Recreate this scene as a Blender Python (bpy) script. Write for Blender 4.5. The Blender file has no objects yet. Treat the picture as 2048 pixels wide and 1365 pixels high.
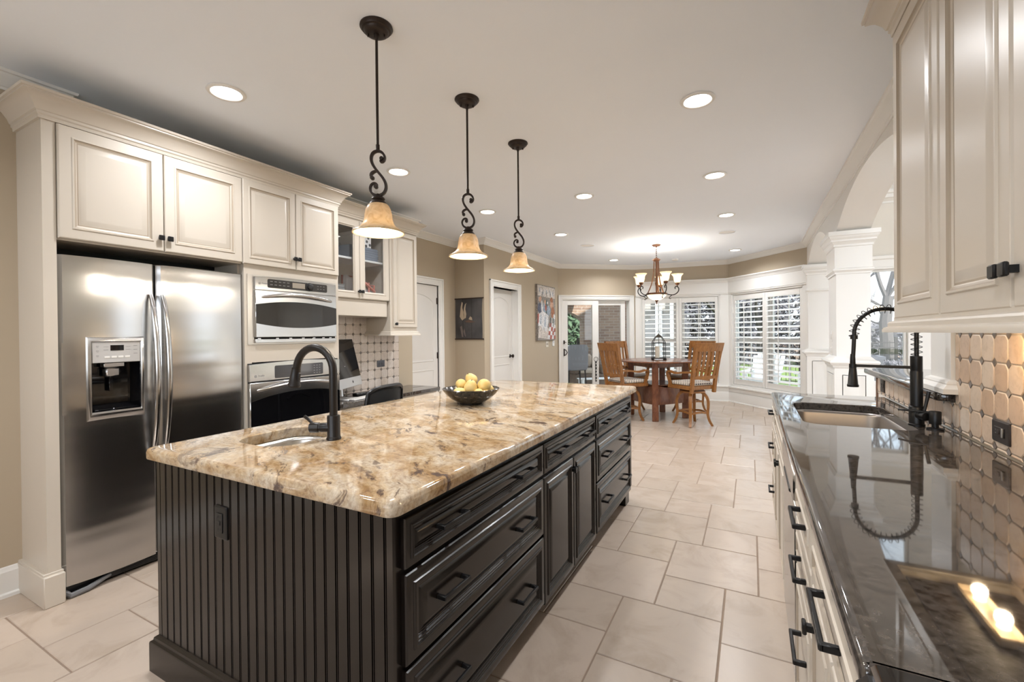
import bpy, bmesh, math, random
from mathutils import Vector, Matrix, noise
from mathutils.geometry import tessellate_polygon
random.seed(7)
C = bpy.context.scene
COL = C.collection
PI = math.pi
# ---------------------------------------------------------------- camera
CAMZ = 1.36
FPX = 896.93
YAW, PITCH, ROLL = math.radians(28.041), math.radians(-.305), math.radians(-.543)
_f = Vector((-math.sin(YAW), math.cos(YAW), 0)); _r = Vector((math.cos(YAW), math.sin(YAW), 0)); _u = Vector((0, 0, 1))
_f2 = _f*math.cos(PITCH) + _u*math.sin(PITCH); _u2 = _r.cross(_f2)
_r3 = _r*math.cos(ROLL) + _u2*math.sin(ROLL); _u3 = _r3.cross(_f2)
cam = bpy.data.objects.new('camera', bpy.data.cameras.new('camera')); COL.objects.link(cam)
cam.matrix_world = Matrix(((_r3.x, _u3.x, -_f2.x, 0), (_r3.y, _u3.y, -_f2.y, 0), (_r3.z, _u3.z, -_f2.z, CAMZ), (0, 0, 0, 1)))
cam.data.sensor_width = 36; cam.data.sensor_fit = 'HORIZONTAL'
cam.data.lens = FPX/2048*36
cam.data.shift_y = -9.67/2048
cam.data.clip_start = .05; cam.data.clip_end = 300
C.camera = cam
# ---------------------------------------------------------------- sky, sun, exposure
W = bpy.data.worlds.new('sky'); C.world = W; W.use_nodes = True
nt = W.node_tree; nt.nodes.clear()
wo = nt.nodes.new('ShaderNodeOutputWorld'); bg = nt.nodes.new('ShaderNodeBackground')
tc = nt.nodes.new('ShaderNodeTexCoord'); sx = nt.nodes.new('ShaderNodeSeparateXYZ'); cr = nt.nodes.new('ShaderNodeValToRGB')
nz = nt.nodes.new('ShaderNodeTexNoise'); nz.inputs['Scale'].default_value = 2.2; nz.inputs['Detail'].default_value = 5
mx = nt.nodes.new('ShaderNodeMixRGB'); cr2 = nt.nodes.new('ShaderNodeValToRGB')
nt.links.new(tc.outputs['Generated'], sx.inputs[0]); nt.links.new(sx.outputs['Z'], cr.inputs[0])
cr.color_ramp.elements[0].position = 0; cr.color_ramp.elements[0].color = (.80, .89, 1, 1)
cr.color_ramp.elements[1].position = .7; cr.color_ramp.elements[1].color = (.50, .70, 1, 1)
nt.links.new(tc.outputs['Generated'], nz.inputs['Vector']); nt.links.new(nz.outputs['Fac'], cr2.inputs[0])
cr2.color_ramp.elements[0].position = .42; cr2.color_ramp.elements[1].position = .62
nt.links.new(cr2.outputs[0], mx.inputs[0]); nt.links.new(cr.outputs[0], mx.inputs[1]); mx.inputs[2].default_value = (1, 1, 1, 1)
nt.links.new(mx.outputs[0], bg.inputs[0]); nt.links.new(bg.outputs[0], wo.inputs[0])
# sky behind the camera is made brighter, added fill for the near room
mr = nt.nodes.new('ShaderNodeMapRange'); mr.interpolation_type = 'SMOOTHSTEP'
for k, v in (('From Min', -.45), ('From Max', .35), ('To Min', 2.4), ('To Max', 1.3)): mr.inputs[k].default_value = v
nt.links.new(sx.outputs['Y'], mr.inputs['Value']); nt.links.new(mr.outputs[0], bg.inputs[1])
sun = bpy.data.objects.new('sun', bpy.data.lights.new('sun', 'SUN')); COL.objects.link(sun)
_sd = Vector((.65, -.62, .46))
sun.rotation_euler = _sd.to_track_quat('Z', 'Y').to_euler(); sun.data.energy = 7.0; sun.data.angle = math.radians(.6); sun.data.color = (1, .97, .93)
CAN_POWER = 6.5
vs = C.view_settings
C.display_settings.display_device = 'sRGB'
vs.view_transform = 'Standard'; vs.look = 'None'; vs.gamma = 1; vs.use_curve_mapping = False; vs.exposure = 1.12
C.cycles.max_bounces = 8; C.cycles.diffuse_bounces = 5; C.cycles.glossy_bounces = 4; C.cycles.transparent_max_bounces = 12
C.cycles.transmission_bounces = 6; C.cycles.sample_clamp_indirect = 6; C.cycles.caustics_reflective = False; C.cycles.caustics_refractive = False
# ---------------------------------------------------------------- helpers
ORG = {}
def tag(o, label=None, cat=None, group=None, kind=None):
    if label: o['label'] = label
    if cat: o['category'] = cat
    if group: o['group'] = group
    if kind: o['kind'] = kind
    return o
def thing(name, loc, label=None, cat=None, group=None, kind=None):
    o = bpy.data.objects.new(name, None); COL.objects.link(o); o.location = loc; o.empty_display_size = .1
    ORG[o.name] = Vector(loc); return tag(o, label, cat, group, kind)
def frame(o, u, v, w):
    u, v, w = Vector(u), Vector(v), Vector(w)
    return Matrix(((u.x, v.x, w.x, o[0]), (u.y, v.y, w.y, o[1]), (u.z, v.z, w.z, o[2]), (0, 0, 0, 1)))
def wallframe(a, b, z=0):           # u from a to b, v up, w towards the room
    u = (Vector((b[0], b[1], 0)) - Vector((a[0], a[1], 0))); L = u.length; u.normalize()
    return frame((a[0], a[1], z), u, (0, 0, 1), u.cross(Vector((0, 0, 1)))), L
class MB:
    def __init__(s, M=None): s.V = []; s.F = []; s.I = []; s.M = M; s.m = 0
    def v(s, p):
        p = Vector(p)
        if s.M is not None: p = s.M @ p
        s.V.append(p); return len(s.V)-1
    def f(s, *i):
        i = i[0] if len(i) == 1 else i
        s.F.append(tuple(i)); s.I.append(s.m)
    def box(s, x0, x1, y0, y1, z0, z1, b=0):
        if x1 < x0: x0, x1 = x1, x0
        if y1 < y0: y0, y1 = y1, y0
        if z1 < z0: z0, z1 = z1, z0
        b = min(b, .49*min(x1-x0, y1-y0, z1-z0))
        if b <= 0:
            i = [s.v((x, y, z)) for z in (z0, z1) for y in (y0, y1) for x in (x0, x1)]
            for q in ((0, 2, 3, 1), (4, 5, 7, 6), (0, 1, 5, 4), (2, 6, 7, 3), (0, 4, 6, 2), (1, 3, 7, 5)): s.f([i[k] for k in q])
            return
        lo, hi = (x0, y0, z0), (x1, y1, z1); D = {}
        for sx_ in (0, 1):
            for sy_ in (0, 1):
                for sz_ in (0, 1):
                    sg = (sx_, sy_, sz_); c = [hi[k] if sg[k] else lo[k] for k in range(3)]
                    for ax in range(3):
                        p = [c[k] if k == ax else (c[k]-b if sg[k] else c[k]+b) for k in range(3)]
                        D[sg, ax] = s.v(p)
        def quad(ids, n):
            P = [s.V[i] for i in ids]; nn = (P[1]-P[0]).cross(P[2]-P[0])
            c = sum(P, Vector())/len(P)
            ctr = Vector(((x0+x1)/2, (y0+y1)/2, (z0+z1)/2))
            if s.M is not None: ctr = s.M @ ctr
            if nn.dot(c-ctr) < 0: ids = ids[::-1]
            s.f(ids)
        for ax in range(3):
            a1, a2 = (ax+1) % 3, (ax+2) % 3
            for e in (0, 1):
                ids = []
                for q in ((0, 0), (1, 0), (1, 1), (0, 1)):
                    g = [0, 0, 0]; g[ax] = e; g[a1] = q[0]; g[a2] = q[1]; ids.append(D[tuple(g), ax])
                quad(ids, 0)
            for q in ((0, 0), (1, 0), (1, 1), (0, 1)):
                g0 = [0, 0, 0]; g0[a1] = q[0]; g0[a2] = q[1]; g1 = list(g0); g1[ax] = 1
                quad([D[tuple(g0), a1], D[tuple(g1), a1], D[tuple(g1), a2], D[tuple(g0), a2]], 0)
        for sg in [(i, j, k) for i in (0, 1) for j in (0, 1) for k in (0, 1)]: quad([D[sg, 0], D[sg, 1], D[sg, 2]], 0)
    def prism(s, pts, lo, hi, ax=2, b=0):
        """polygon extruded along axis ax (ccw seen from +ax)"""
        n = len(pts)
        def P(p, h): return (p[0], p[1], h) if ax == 2 else ((h, p[0], p[1]) if ax == 0 else (p[1], h, p[0]))
        if b:
            ins = offset(pts, b)
            rings = [[s.v(P(p, lo)) for p in ins], [s.v(P(p, lo+b)) for p in pts], [s.v(P(p, hi-b)) for p in pts], [s.v(P(p, hi)) for p in ins]]
        else: rings = [[s.v(P(p, lo)) for p in pts], [s.v(P(p, hi)) for p in pts]]
        for A, B in zip(rings, rings[1:]):
            for i in range(n): j = (i+1) % n; s.f(A[i], A[j], B[j], B[i])
        s.cap(rings[0], pts if not b else ins, True); s.cap(rings[-1], pts if not b else ins, False)
    def cap(s, ids, pts, flip):
        n = len(ids)
        if n <= 4: s.f(ids[::-1] if flip else ids); return
        for t in tessellate_polygon([[Vector((p[0], p[1], 0)) for p in pts]]):
            a, b_, c = t; A, B_, C_ = pts[a], pts[b_], pts[c]
            ar = (B_[0]-A[0])*(C_[1]-A[1])-(B_[1]-A[1])*(C_[0]-A[0])
            q = (ids[a], ids[b_], ids[c]) if ar > 0 else (ids[a], ids[c], ids[b_])
            s.f(q[::-1] if flip else q)
    def lathe(s, prof, c=(0, 0, 0), n=24, M=None, cap=(True, True)):
        old = s.M
        if M is not None: s.M = M if old is None else old @ M
        R = []
        for r, z in prof:
            R.append([s.v((c[0]+r*math.cos(2*PI*k/n), c[1]+r*math.sin(2*PI*k/n), c[2]+z)) for k in range(n)])
        up = prof[-1][1] >= prof[0][1]
        for A, B in zip(R, R[1:]):
            for k in range(n):
                j = (k+1) % n; s.f((A[k], A[j], B[j], B[k]))
        if cap[0]: s.f(R[0][::-1])
        if cap[1]: s.f(R[-1])
        s.M = old
    def tube(s, pts, r, n=8, closed=False, cap=True, sec=None, up=None):
        pts = [Vector(p) for p in pts]; N = len(pts)
        rs = r if isinstance(r, (list, tuple)) else [r]*N
        if sec is None: sec = [(math.cos(2*PI*k/n), math.sin(2*PI*k/n)) for k in range(n)]
        n = len(sec); rings = []; nrm = None
        for i in range(N):
            if closed: t = pts[(i+1) % N]-pts[i-1]
            else: t = pts[min(i+1, N-1)]-pts[max(i-1, 0)]
            t.normalize()
            if up is not None:
                nrm = Vector(up) - t*t.dot(Vector(up))
                if nrm.length < 1e-5: nrm = t.orthogonal()
            elif nrm is None: nrm = t.orthogonal()
            else:
                nrm = nrm - t*nrm.dot(t)
                if nrm.length < 1e-5: nrm = t.orthogonal()
            nrm.normalize(); bi = t.cross(nrm)
            rings.append([s.v(pts[i] + (nrm*a + bi*b_)*rs[i]) for a, b_ in sec])
        for i in range(N if closed else N-1):
            A, B = rings[i], rings[(i+1) % N]
            for k in range(n): j = (k+1) % n; s.f(A[k], A[j], B[j], B[k])
        if cap and not closed: s.f(rings[0][::-1]); s.f(rings[-1])
    def sweep(s, prof, path, closed=False, flip=False, caps=True):
        """prof [(out, z)] along 2D path; out is to the right of travel (the room side in a clockwise walk)"""
        P = [Vector((p[0], p[1])) for p in path]; N = len(P); rings = []
        for i in range(N):
            d0 = (P[i]-P[i-1]) if (closed or i > 0) else None
            d1 = (P[(i+1) % N]-P[i]) if (closed or i < N-1) else None
            if d0 is None: d0 = d1
            if d1 is None: d1 = d0
            n0 = Vector((d0.y, -d0.x)).normalized(); n1 = Vector((d1.y, -d1.x)).normalized()
            m = n0+n1; m = m/(m.dot(n0)) if m.length > 1e-4 else n0
            if flip: m = -m
            rings.append([s.v((P[i].x+m.x*o, P[i].y+m.y*o, z)) for o, z in prof])
        n = len(prof)
        for i in range(N if closed else N-1):
            A, B = rings[i], rings[(i+1) % N]
            for k in range(n-1): s.f((A[k], A[k+1], B[k+1], B[k]) if not flip else (A[k], B[k], B[k+1], A[k+1]))
        if caps and not closed: s.f(rings[0]); s.f(rings[-1][::-1])
    def raised(s, u0, u1, v0, v1, prof, back=0.0, gl=()):
        """moulded panel front: prof [(inset, height)] from the outer edge inwards, on w"""
        rings = []
        for i, h in [(0, back)]+list(prof):
            rings.append([s.v(p) for p in ((u0+i, v0+i, h), (u1-i, v0+i, h), (u1-i, v1-i, h), (u0+i, v1-i, h))])
        for q, (A, B) in enumerate(zip(rings, rings[1:])):
            s.m = 1 if q in gl else 0
            for k in range(4): j = (k+1) % 4; s.f(A[k], A[j], B[j], B[k])
        s.m = 0; s.f(rings[-1]); s.f(rings[0][::-1])
    def loops(s, L, cap_last=True, cap_first=False):
        R = [[s.v(p) for p in l] for l in L]; n = len(R[0])
        for A, B in zip(R, R[1:]):
            for k in range(n): j = (k+1) % n; s.f(A[k], A[j], B[j], B[k])
        if cap_last: s.f(R[-1])
        if cap_first: s.f(R[0][::-1])
    def build(s, name, mats, parent=None, ang=38, loc=None, label=None, cat=None, group=None, kind=None, flat=False):
        if not isinstance(mats, (list, tuple)): mats = [mats]
        me = bpy.data.meshes.new(name)
        if parent is not None: o = ORG[parent.name]
        elif loc is not None: o = Vector(loc)
        else:
            mn = [min(v[k] for v in s.V) for k in range(3)]; mxx = [max(v[k] for v in s.V) for k in range(3)]
            o = Vector(((mn[0]+mxx[0])/2, (mn[1]+mxx[1])/2, mn[2]))
        me.from_pydata([tuple(v-o) for v in s.V], [], s.F)
        for m in mats: me.materials.append(m)
        if len(mats) > 1: me.polygons.foreach_set('material_index', s.I)
        me.update()
        if not flat:
            me.polygons.foreach_set('use_smooth', [True]*len(me.polygons)); me.set_sharp_from_angle(angle=math.radians(ang))
        ob = bpy.data.objects.new(name, me); COL.objects.link(ob); ORG[ob.name] = o
        if parent is not None: ob.parent = parent
        else: ob.location = o
        return tag(ob, label, cat, group, kind)
def offset(pts, d):                  # inset a ccw polygon by d
    n = len(pts); out = []
    for i in range(n):
        a, b, c = Vector(pts[i-1][:2]), Vector(pts[i][:2]), Vector(pts[(i+1) % n][:2])
        e0, e1 = (b-a).normalized(), (c-b).normalized()
        n0, n1 = Vector((-e0.y, e0.x)), Vector((-e1.y, e1.x)); m = n0+n1; k = m.dot(n0)
        m = m/k if k > .2 else n0
        out.append((b.x+m.x*d, b.y+m.y*d))
    return out
def rrect(x0, x1, y0, y1, r, n=6):   # ccw rounded rectangle
    r = r if isinstance(r, (list, tuple)) else [r]*4; P = []
    for (cx, cy, a0), q in zip(((x1-r[0], y0+r[0], -90), (x1-r[1], y1-r[1], 0), (x0+r[2], y1-r[2], 90), (x0+r[3], y0+r[3], 180)), r):
        for k in range(n+1):
            a = math.radians(a0+90*k/n); P.append((cx+q*math.cos(a), cy+q*math.sin(a)))
    return P
def copy_thing(o, loc, rz=None, label=None):
    c = o.copy(); COL.objects.link(c); c.location = loc
    if rz is not None: c.rotation_euler = (0, 0, rz)
    if label: c['label'] = label
    def kids(a, b):
        for ch in [x for x in bpy.data.objects if x.parent == a]:
            d = ch.copy(); COL.objects.link(d); d.parent = b; kids(ch, d)
    kids(o, c); return c
# ---------------------------------------------------------------- materials
def mat(name, col=(.8, .8, .8), rough=.5, metal=0, spec=.5, **k):
    m = bpy.data.materials.new(name); m.use_nodes = True; b = m.node_tree.nodes['Principled BSDF']
    b.inputs['Base Color'].default_value = (*col, 1); b.inputs['Roughness'].default_value = rough; b.inputs['Metallic'].default_value = metal
    b.inputs['Specular IOR Level'].default_value = spec
    if 'coat' in k: b.inputs['Coat Weight'].default_value = k['coat']; b.inputs['Coat Roughness'].default_value = k.get('coat_rough', .05)
    if 'emit' in k: b.inputs['Emission Color'].default_value = (*k['emit'], 1); b.inputs['Emission Strength'].default_value = k.get('es', 1)
    if 'sheen' in k: b.inputs['Sheen Weight'].default_value = k['sheen']
    return m
def N(m, t, **kw):
    n = m.node_tree.nodes.new(t)
    for k, v in kw.items():
        if k in n.inputs: n.inputs[k].default_value = v
        else: setattr(n, k, v)
    return n
def L(m, a, b): m.node_tree.links.new(a, b)
def BS(m): return m.node_tree.nodes['Principled BSDF']
def ramp(m, stops, interp='LINEAR'):
    n = N(m, 'ShaderNodeValToRGB'); e = n.color_ramp.elements; n.color_ramp.interpolation = interp
    while len(e) < len(stops): e.new(.5)
    for x, (p, c) in zip(e, stops): x.position = p; x.color = (*c, 1)
    return n
def coords(m, scale=(1, 1, 1), rot=(0, 0, 0), kind='Object'):
    t = N(m, 'ShaderNodeTexCoord'); mp = N(m, 'ShaderNodeMapping'); mp.inputs['Scale'].default_value = scale; mp.inputs['Rotation'].default_value = rot
    L(m, t.outputs[kind], mp.inputs[0]); return mp.outputs[0]
def bump(m, h, strength=.1, dist=.01):
    b = N(m, 'ShaderNodeBump'); b.inputs['Strength'].default_value = strength; b.inputs['Distance'].default_value = dist
    L(m, h, b.inputs['Height']); L(m, b.outputs[0], BS(m).inputs['Normal'])
def mixc(m, fac, a, b, blend='MIX'):
    n = N(m, 'ShaderNodeMixRGB'); n.blend_type = blend
    for s, q in ((0, fac), (1, a), (2, b)):
        if isinstance(q, (int, float)): n.inputs[s].default_value = q
        elif isinstance(q, tuple): n.inputs[s].default_value = (*q, 1)
        else: L(m, q, n.inputs[s])
    return n.outputs[0]
def noisy(name, col, rough, amt=.06, scale=6, **k):   # plain colour with a faint mottling of its own
    m = mat(name, col, rough, **k); n = N(m, 'ShaderNodeTexNoise', Scale=scale, Detail=4.0)
    L(m, coords(m), n.inputs['Vector'])
    c = mixc(m, n.outputs['Fac'], tuple(x*(1-amt) for x in col), tuple(min(1, x*(1+amt)) for x in col)); L(m, c, BS(m).inputs['Base Color'])
    return m
WALL = noisy('wall_paint', (.46, .385, .285), .62, .03, 3)
CEIL = noisy('ceiling_paint', (.87, .92, .985), .8, .01, 2)
TRIM = noisy('trim_paint', (.79, .78, .75), .32, .01, 3)
DOORW = noisy('door_paint', (.70, .68, .645), .38, .01, 3)
CAB = noisy('cabinet_paint', (.58, .525, .45), .34, .02, 4)
GLAZE = noisy('glazed_groove', (.40, .335, .26), .4, .03, 4)
CABIN = mat('cabinet_inside', (.45, .42, .38), .6)
DARK = noisy('espresso_paint', (.0075, .0052, .0042), .21, .12, 9, spec=.5)
BLACK = mat('matte_black_metal', (.006, .006, .0065), .36, 0, .35)
BRONZE = noisy('bronze_metal', (.030, .020, .015), .40, .25, 30, metal=.55)
BRONZE2 = noisy('antique_bronze', (.14, .060, .030), .38, .35, 22, metal=.65)
IRON = mat('dark_iron', (.02, .017, .015), .45, .6)
HOLE = mat('dark_void', (.004, .004, .004), .8)
CHROME = mat('chrome', (.8, .8, .8), .08, 1)
WHITEP = mat('white_plastic', (.78, .77, .74), .35)
BLKP = mat('black_plastic', (.012, .012, .013), .32)
RUBBER = mat('black_rubber', (.015, .015, .015), .7)
BGLASS = mat('black_glass', (.004, .004, .005), .035, 0, .6)
GRAYT = mat('grey_print', (.22, .22, .22), .5)
def steel(name, rough, sc, strg):
    m = mat(name, (.54, .535, .53), rough, 1); n = N(m, 'ShaderNodeTexNoise', Scale=1.0, Detail=0.0)
    L(m, coords(m, sc), n.inputs['Vector']); n2 = N(m, 'ShaderNodeTexNoise', Scale=1.0, Detail=3.0)
    L(m, coords(m, (40, 3, 220)), n2.inputs['Vector'])
    r = N(m, 'ShaderNodeMapRange'); r.inputs['To Min'].default_value = rough*.93; r.inputs['To Max'].default_value = rough*1.08
    L(m, n2.outputs['Fac'], r.inputs['Value']); L(m, r.outputs[0], BS(m).inputs['Roughness'])
    BS(m).inputs['Anisotropic'].default_value = .75
    bump(m, n.outputs['Fac'], strg, .02); return m
STEEL = steel('brushed_steel', .22, (.5, .9, 14), .09)
STEEL2 = steel('satin_steel', .20, (2, 3, 2), .02)
SINKST = steel('sink_steel', .30, (3, 3, 3), .02); BS(SINKST).inputs['Base Color'].default_value = (.30, .275, .255, 1)
SINKB = steel('bright_sink_steel', .26, (3, 3, 3), .02); BS(SINKB).inputs['Base Color'].default_value = (.70, .69, .67, 1)
def glass(name, tint=(1, 1, 1), ior=1.45, extra=0.0):
    m = bpy.data.materials.new(name); m.use_nodes = True; t = m.node_tree; t.nodes.clear()
    o = t.nodes.new('ShaderNodeOutputMaterial'); a = t.nodes.new('ShaderNodeBsdfTransparent'); g = t.nodes.new('ShaderNodeBsdfGlossy')
    a.inputs[0].default_value = (*tint, 1); g.inputs['Roughness'].default_value = .01
    fr = t.nodes.new('ShaderNodeFresnel'); gm = t.nodes.new('ShaderNodeNewGeometry'); mp = t.nodes.new('ShaderNodeMapRange')
    mp.inputs['To Min'].default_value = ior; mp.inputs['To Max'].default_value = 1/ior; t.links.new(gm.outputs['Backfacing'], mp.inputs['Value']); t.links.new(mp.outputs[0], fr.inputs['IOR']); x = t.nodes.new('ShaderNodeMixShader')
    t.links.new(fr.outputs[0], x.inputs[0]); t.links.new(a.outputs[0], x.inputs[1]); t.links.new(g.outputs[0], x.inputs[2]); t.links.new(x.outputs[0], o.inputs[0])
    return m
PANE = glass('window_glass', (.96, .98, .97), 1.4)
CABGLASS = glass('cabinet_glass', (.95, .96, .97), 1.5)
def granite_gold():
    m = mat('gold_granite', (.6, .5, .35), .05, 0, .5); BS(m).inputs['IOR'].default_value = 1.6; v = coords(m, (1, 1, 1), (0, 0, .55))
    w = N(m, 'ShaderNodeTexNoise', Scale=2.4, Detail=4.0); L(m, v, w.inputs['Vector'])
    ad = N(m, 'ShaderNodeMixRGB'); ad.blend_type = 'LINEAR_LIGHT'; ad.inputs[0].default_value = .17; L(m, v, ad.inputs[1]); L(m, w.outputs['Color'], ad.inputs[2])
    st = N(m, 'ShaderNodeMapping'); st.inputs['Scale'].default_value = (9, 30, 30); L(m, ad.outputs[0], st.inputs[0])
    a = N(m, 'ShaderNodeTexNoise', Scale=1.0, Detail=8.0, Roughness=.72); L(m, st.outputs[0], a.inputs['Vector'])
    st2 = N(m, 'ShaderNodeMapping'); st2.inputs['Scale'].default_value = (2.4, 6.5, 6); L(m, ad.outputs[0], st2.inputs[0])
    big = N(m, 'ShaderNodeTexNoise', Scale=1.6, Detail=5.0, Roughness=.6); L(m, st2.outputs[0], big.inputs['Vector'])
    fine = N(m, 'ShaderNodeTexNoise', Scale=60.0, Detail=4.0, Roughness=.7); L(m, v, fine.inputs['Vector'])
    base = ramp(m, [(.34, (.32, .205, .10)), (.43, (.43, .31, .185)), (.50, (.50, .40, .28)), (.60, (.55, .485, .40))]); L(m, big.outputs['Fac'], base.inputs[0])
    gr = ramp(m, [(.32, (.50, .38, .30)), (.44, (.84, .77, .68)), (.56, (1.0, .97, .92)), (.70, (1.18, 1.16, 1.12))]); L(m, a.outputs['Fac'], gr.inputs[0])
    c = mixc(m, .9, base.outputs[0], gr.outputs[0], 'MULTIPLY')
    fr_ = ramp(m, [(.32, (.62, .55, .5)), (.5, (1, 1, 1)), (.7, (1.12, 1.1, 1.06))]); L(m, fine.outputs['Fac'], fr_.inputs[0]); c = mixc(m, .8, c, fr_.outputs[0], 'MULTIPLY')
    st3 = N(m, 'ShaderNodeMapping'); st3.inputs['Scale'].default_value = (5.5, 16, 15); st3.inputs['Location'].default_value = (3.1, 7.7, 1); L(m, ad.outputs[0], st3.inputs[0])
    vn = N(m, 'ShaderNodeTexNoise', Scale=1.0, Detail=9.0, Roughness=.68); L(m, st3.outputs[0], vn.inputs['Vector'])
    vein = ramp(m, [(.355, (.95,)*3), (.40, (.65,)*3), (.435, (0,)*3)]); L(m, vn.outputs['Fac'], vein.inputs[0])
    pat = N(m, 'ShaderNodeTexNoise', Scale=2.3, Detail=2.0); L(m, v, pat.inputs['Vector']); pr_ = ramp(m, [(.40, (.3,)*3), (.55, (1,)*3)]); L(m, pat.outputs['Fac'], pr_.inputs[0])
    c = mixc(m, mixc(m, 1.0, vein.outputs[0], pr_.outputs[0], 'MULTIPLY'), c, (.075, .045, .038))
    L(m, c, BS(m).inputs['Base Color']); return m
GRAN = granite_gold()
def granite_dark():
    m = mat('dark_granite', (.03, .03, .03), .035, 0, .5); BS(m).inputs['IOR'].default_value = 1.85; v = coords(m)
    a = N(m, 'ShaderNodeTexNoise', Scale=64.0, Detail=4.0, Roughness=.6); L(m, v, a.inputs['Vector'])
    b = N(m, 'ShaderNodeTexVoronoi', Scale=130.0); L(m, v, b.inputs['Vector'])
    r = ramp(m, [(.36, (.022, .018, .016)), (.5, (.055, .046, .039)), (.66, (.082, .069, .060))]); L(m, a.outputs['Fac'], r.inputs[0])
    r2 = ramp(m, [(.0, (1,)*3), (.12, (0,)*3)]); L(m, b.outputs['Distance'], r2.inputs[0])
    L(m, mixc(m, mixc(m, .25, (0, 0, 0), r2.outputs[0]), r.outputs[0], (.16, .14, .125)), BS(m).inputs['Base Color']); return m
GRANB = granite_dark()
def tile_mat(name, cols, rough, mott, sc):
    m = mat(name, cols[0], rough); g = N(m, 'ShaderNodeNewGeometry'); st = [(i/max(1, len(cols)-1), c) for i, c in enumerate(cols)]
    r = ramp(m, st); L(m, g.outputs['Random Per Island'], r.inputs[0])
    v = coords(m); ad = N(m, 'ShaderNodeVectorMath'); ad.operation = 'ADD'; L(m, v, ad.inputs[0])
    cm = N(m, 'ShaderNodeCombineXYZ'); mu = N(m, 'ShaderNodeMath'); mu.operation = 'MULTIPLY'; mu.inputs[1].default_value = 57
    L(m, g.outputs['Random Per Island'], mu.inputs[0]); L(m, mu.outputs[0], cm.inputs[0]); L(m, mu.outputs[0], cm.inputs[1]); L(m, cm.outputs[0], ad.inputs[1])
    n = N(m, 'ShaderNodeTexNoise', Scale=sc, Detail=7.0, Roughness=.62, Distortion=.8); L(m, ad.outputs[0], n.inputs['Vector'])
    q = ramp(m, [(.30, (1-mott*1.5, 1-mott*1.7, 1-mott*2)), (.5, (1, 1, 1)), (.68, (1+mott*.35,)*3)]); L(m, n.outputs['Fac'], q.inputs[0])
    L(m, mixc(m, 1.0, r.outputs[0], q.outputs[0], 'MULTIPLY'), BS(m).inputs['Base Color'])
    bump(m, n.outputs['Fac'], .06, .004); return m
FLOORT = tile_mat('floor_tile', [(.46, .375, .30), (.50, .41, .335), (.475, .39, .315), (.515, .425, .35)], .27, .10, 4.2)
GROUT = noisy('grout', (.27, .20, .15), .85, .15, 40)
STONE = tile_mat('tumbled_stone', [(.52, .38, .265), (.62, .50, .39), (.56, .43, .33), (.50, .355, .245), (.64, .54, .44), (.58, .46, .36)], .30, .12, 30)
STONE_LIT = tile_mat('daylit_tumbled_stone', [(.56, .48, .42), (.64, .57, .51), (.58, .50, .43), (.53, .46, .41), (.62, .56, .51), (.60, .53, .47)], .32, .10, 30)  # same stone, paler palette with the daylight put into the colour
DOT = tile_mat('slate_dot', [(.10, .085, .075), (.22, .20, .19), (.15, .12, .10), (.36, .32, .28)], .35, .1, 40)
GROUTB = noisy('tile_grout', (.36, .30, .24), .8, .1, 40)
def wood(name, c0, c1, rough=.32, sc=(3, 3, .9)):
    m = mat(name, c0, rough, 0, .5); v = coords(m, sc); n = N(m, 'ShaderNodeTexNoise', Scale=9.0, Detail=6.0, Roughness=.6, Distortion=1.2); L(m, v, n.inputs['Vector'])
    r = ramp(m, [(.32, c0), (.66, c1)]); L(m, n.outputs['Fac'], r.inputs[0]); L(m, r.outputs[0], BS(m).inputs['Base Color']); return m
OAK = wood('oak_wood', (.17, .064, .013), (.32, .135, .032))
CHERRY = wood('cherry_wood', (.10, .032, .014), (.19, .068, .028), .22)
def bricks(name):
    m = mat(name, (.3, .15, .1), .85); v = coords(m, (1, 1, 1), (PI/2, 0, 0)); b = N(m, 'ShaderNodeTexBrick', Scale=1.0)
    b.inputs['Brick Width'].default_value = .21; b.inputs['Row Height'].default_value = .075; b.inputs['Mortar Size'].default_value = .008
    b.inputs['Color1'].default_value = (.115, .068, .046, 1); b.inputs['Color2'].default_value = (.17, .11, .073, 1); b.inputs['Mortar'].default_value = (.18, .15, .125, 1)
    L(m, v, b.inputs['Vector']); L(m, b.outputs['Color'], BS(m).inputs['Base Color']); return m
BRICK = bricks('brick')
def emis(name, col, s, base=(.8, .8, .8)): return mat(name, base, .5, emit=col, es=s)
LENS = emis('lamp_lens', (1, .96, .90), 7)
BULB = emis('bulb_glow', (1, .90, .74), 9)
def shade_mat(name, c0, c1, e=.3):
    m = mat(name, c0, .35); v = coords(m); n = N(m, 'ShaderNodeTexNoise', Scale=26.0, Detail=5.0, Distortion=1.5); L(m, v, n.inputs['Vector'])
    r = ramp(m, [(.32, c0), (.62, c1)]); L(m, n.outputs['Fac'], r.inputs[0]); L(m, r.outputs[0], BS(m).inputs['Base Color'])
    BS(m).inputs['Subsurface Weight'].default_value = 0
    t = m.node_tree; tr = N(m, 'ShaderNodeBsdfTranslucent'); x = N(m, 'ShaderNodeMixShader'); x.inputs[0].default_value = e
    L(m, r.outputs[0], tr.inputs[0]); out = t.nodes['Material Output']
    L(m, BS(m).outputs[0], x.inputs[1]); L(m, tr.outputs[0], x.inputs[2]); L(m, x.outputs[0], out.inputs[0]); return m
ALAB = shade_mat('alabaster_glass', (.46, .345, .20), (.60, .49, .33), .26)
ALABW = shade_mat('pale_alabaster_glass', (.80, .70, .52), (.88, .80, .66), .6)
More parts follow.
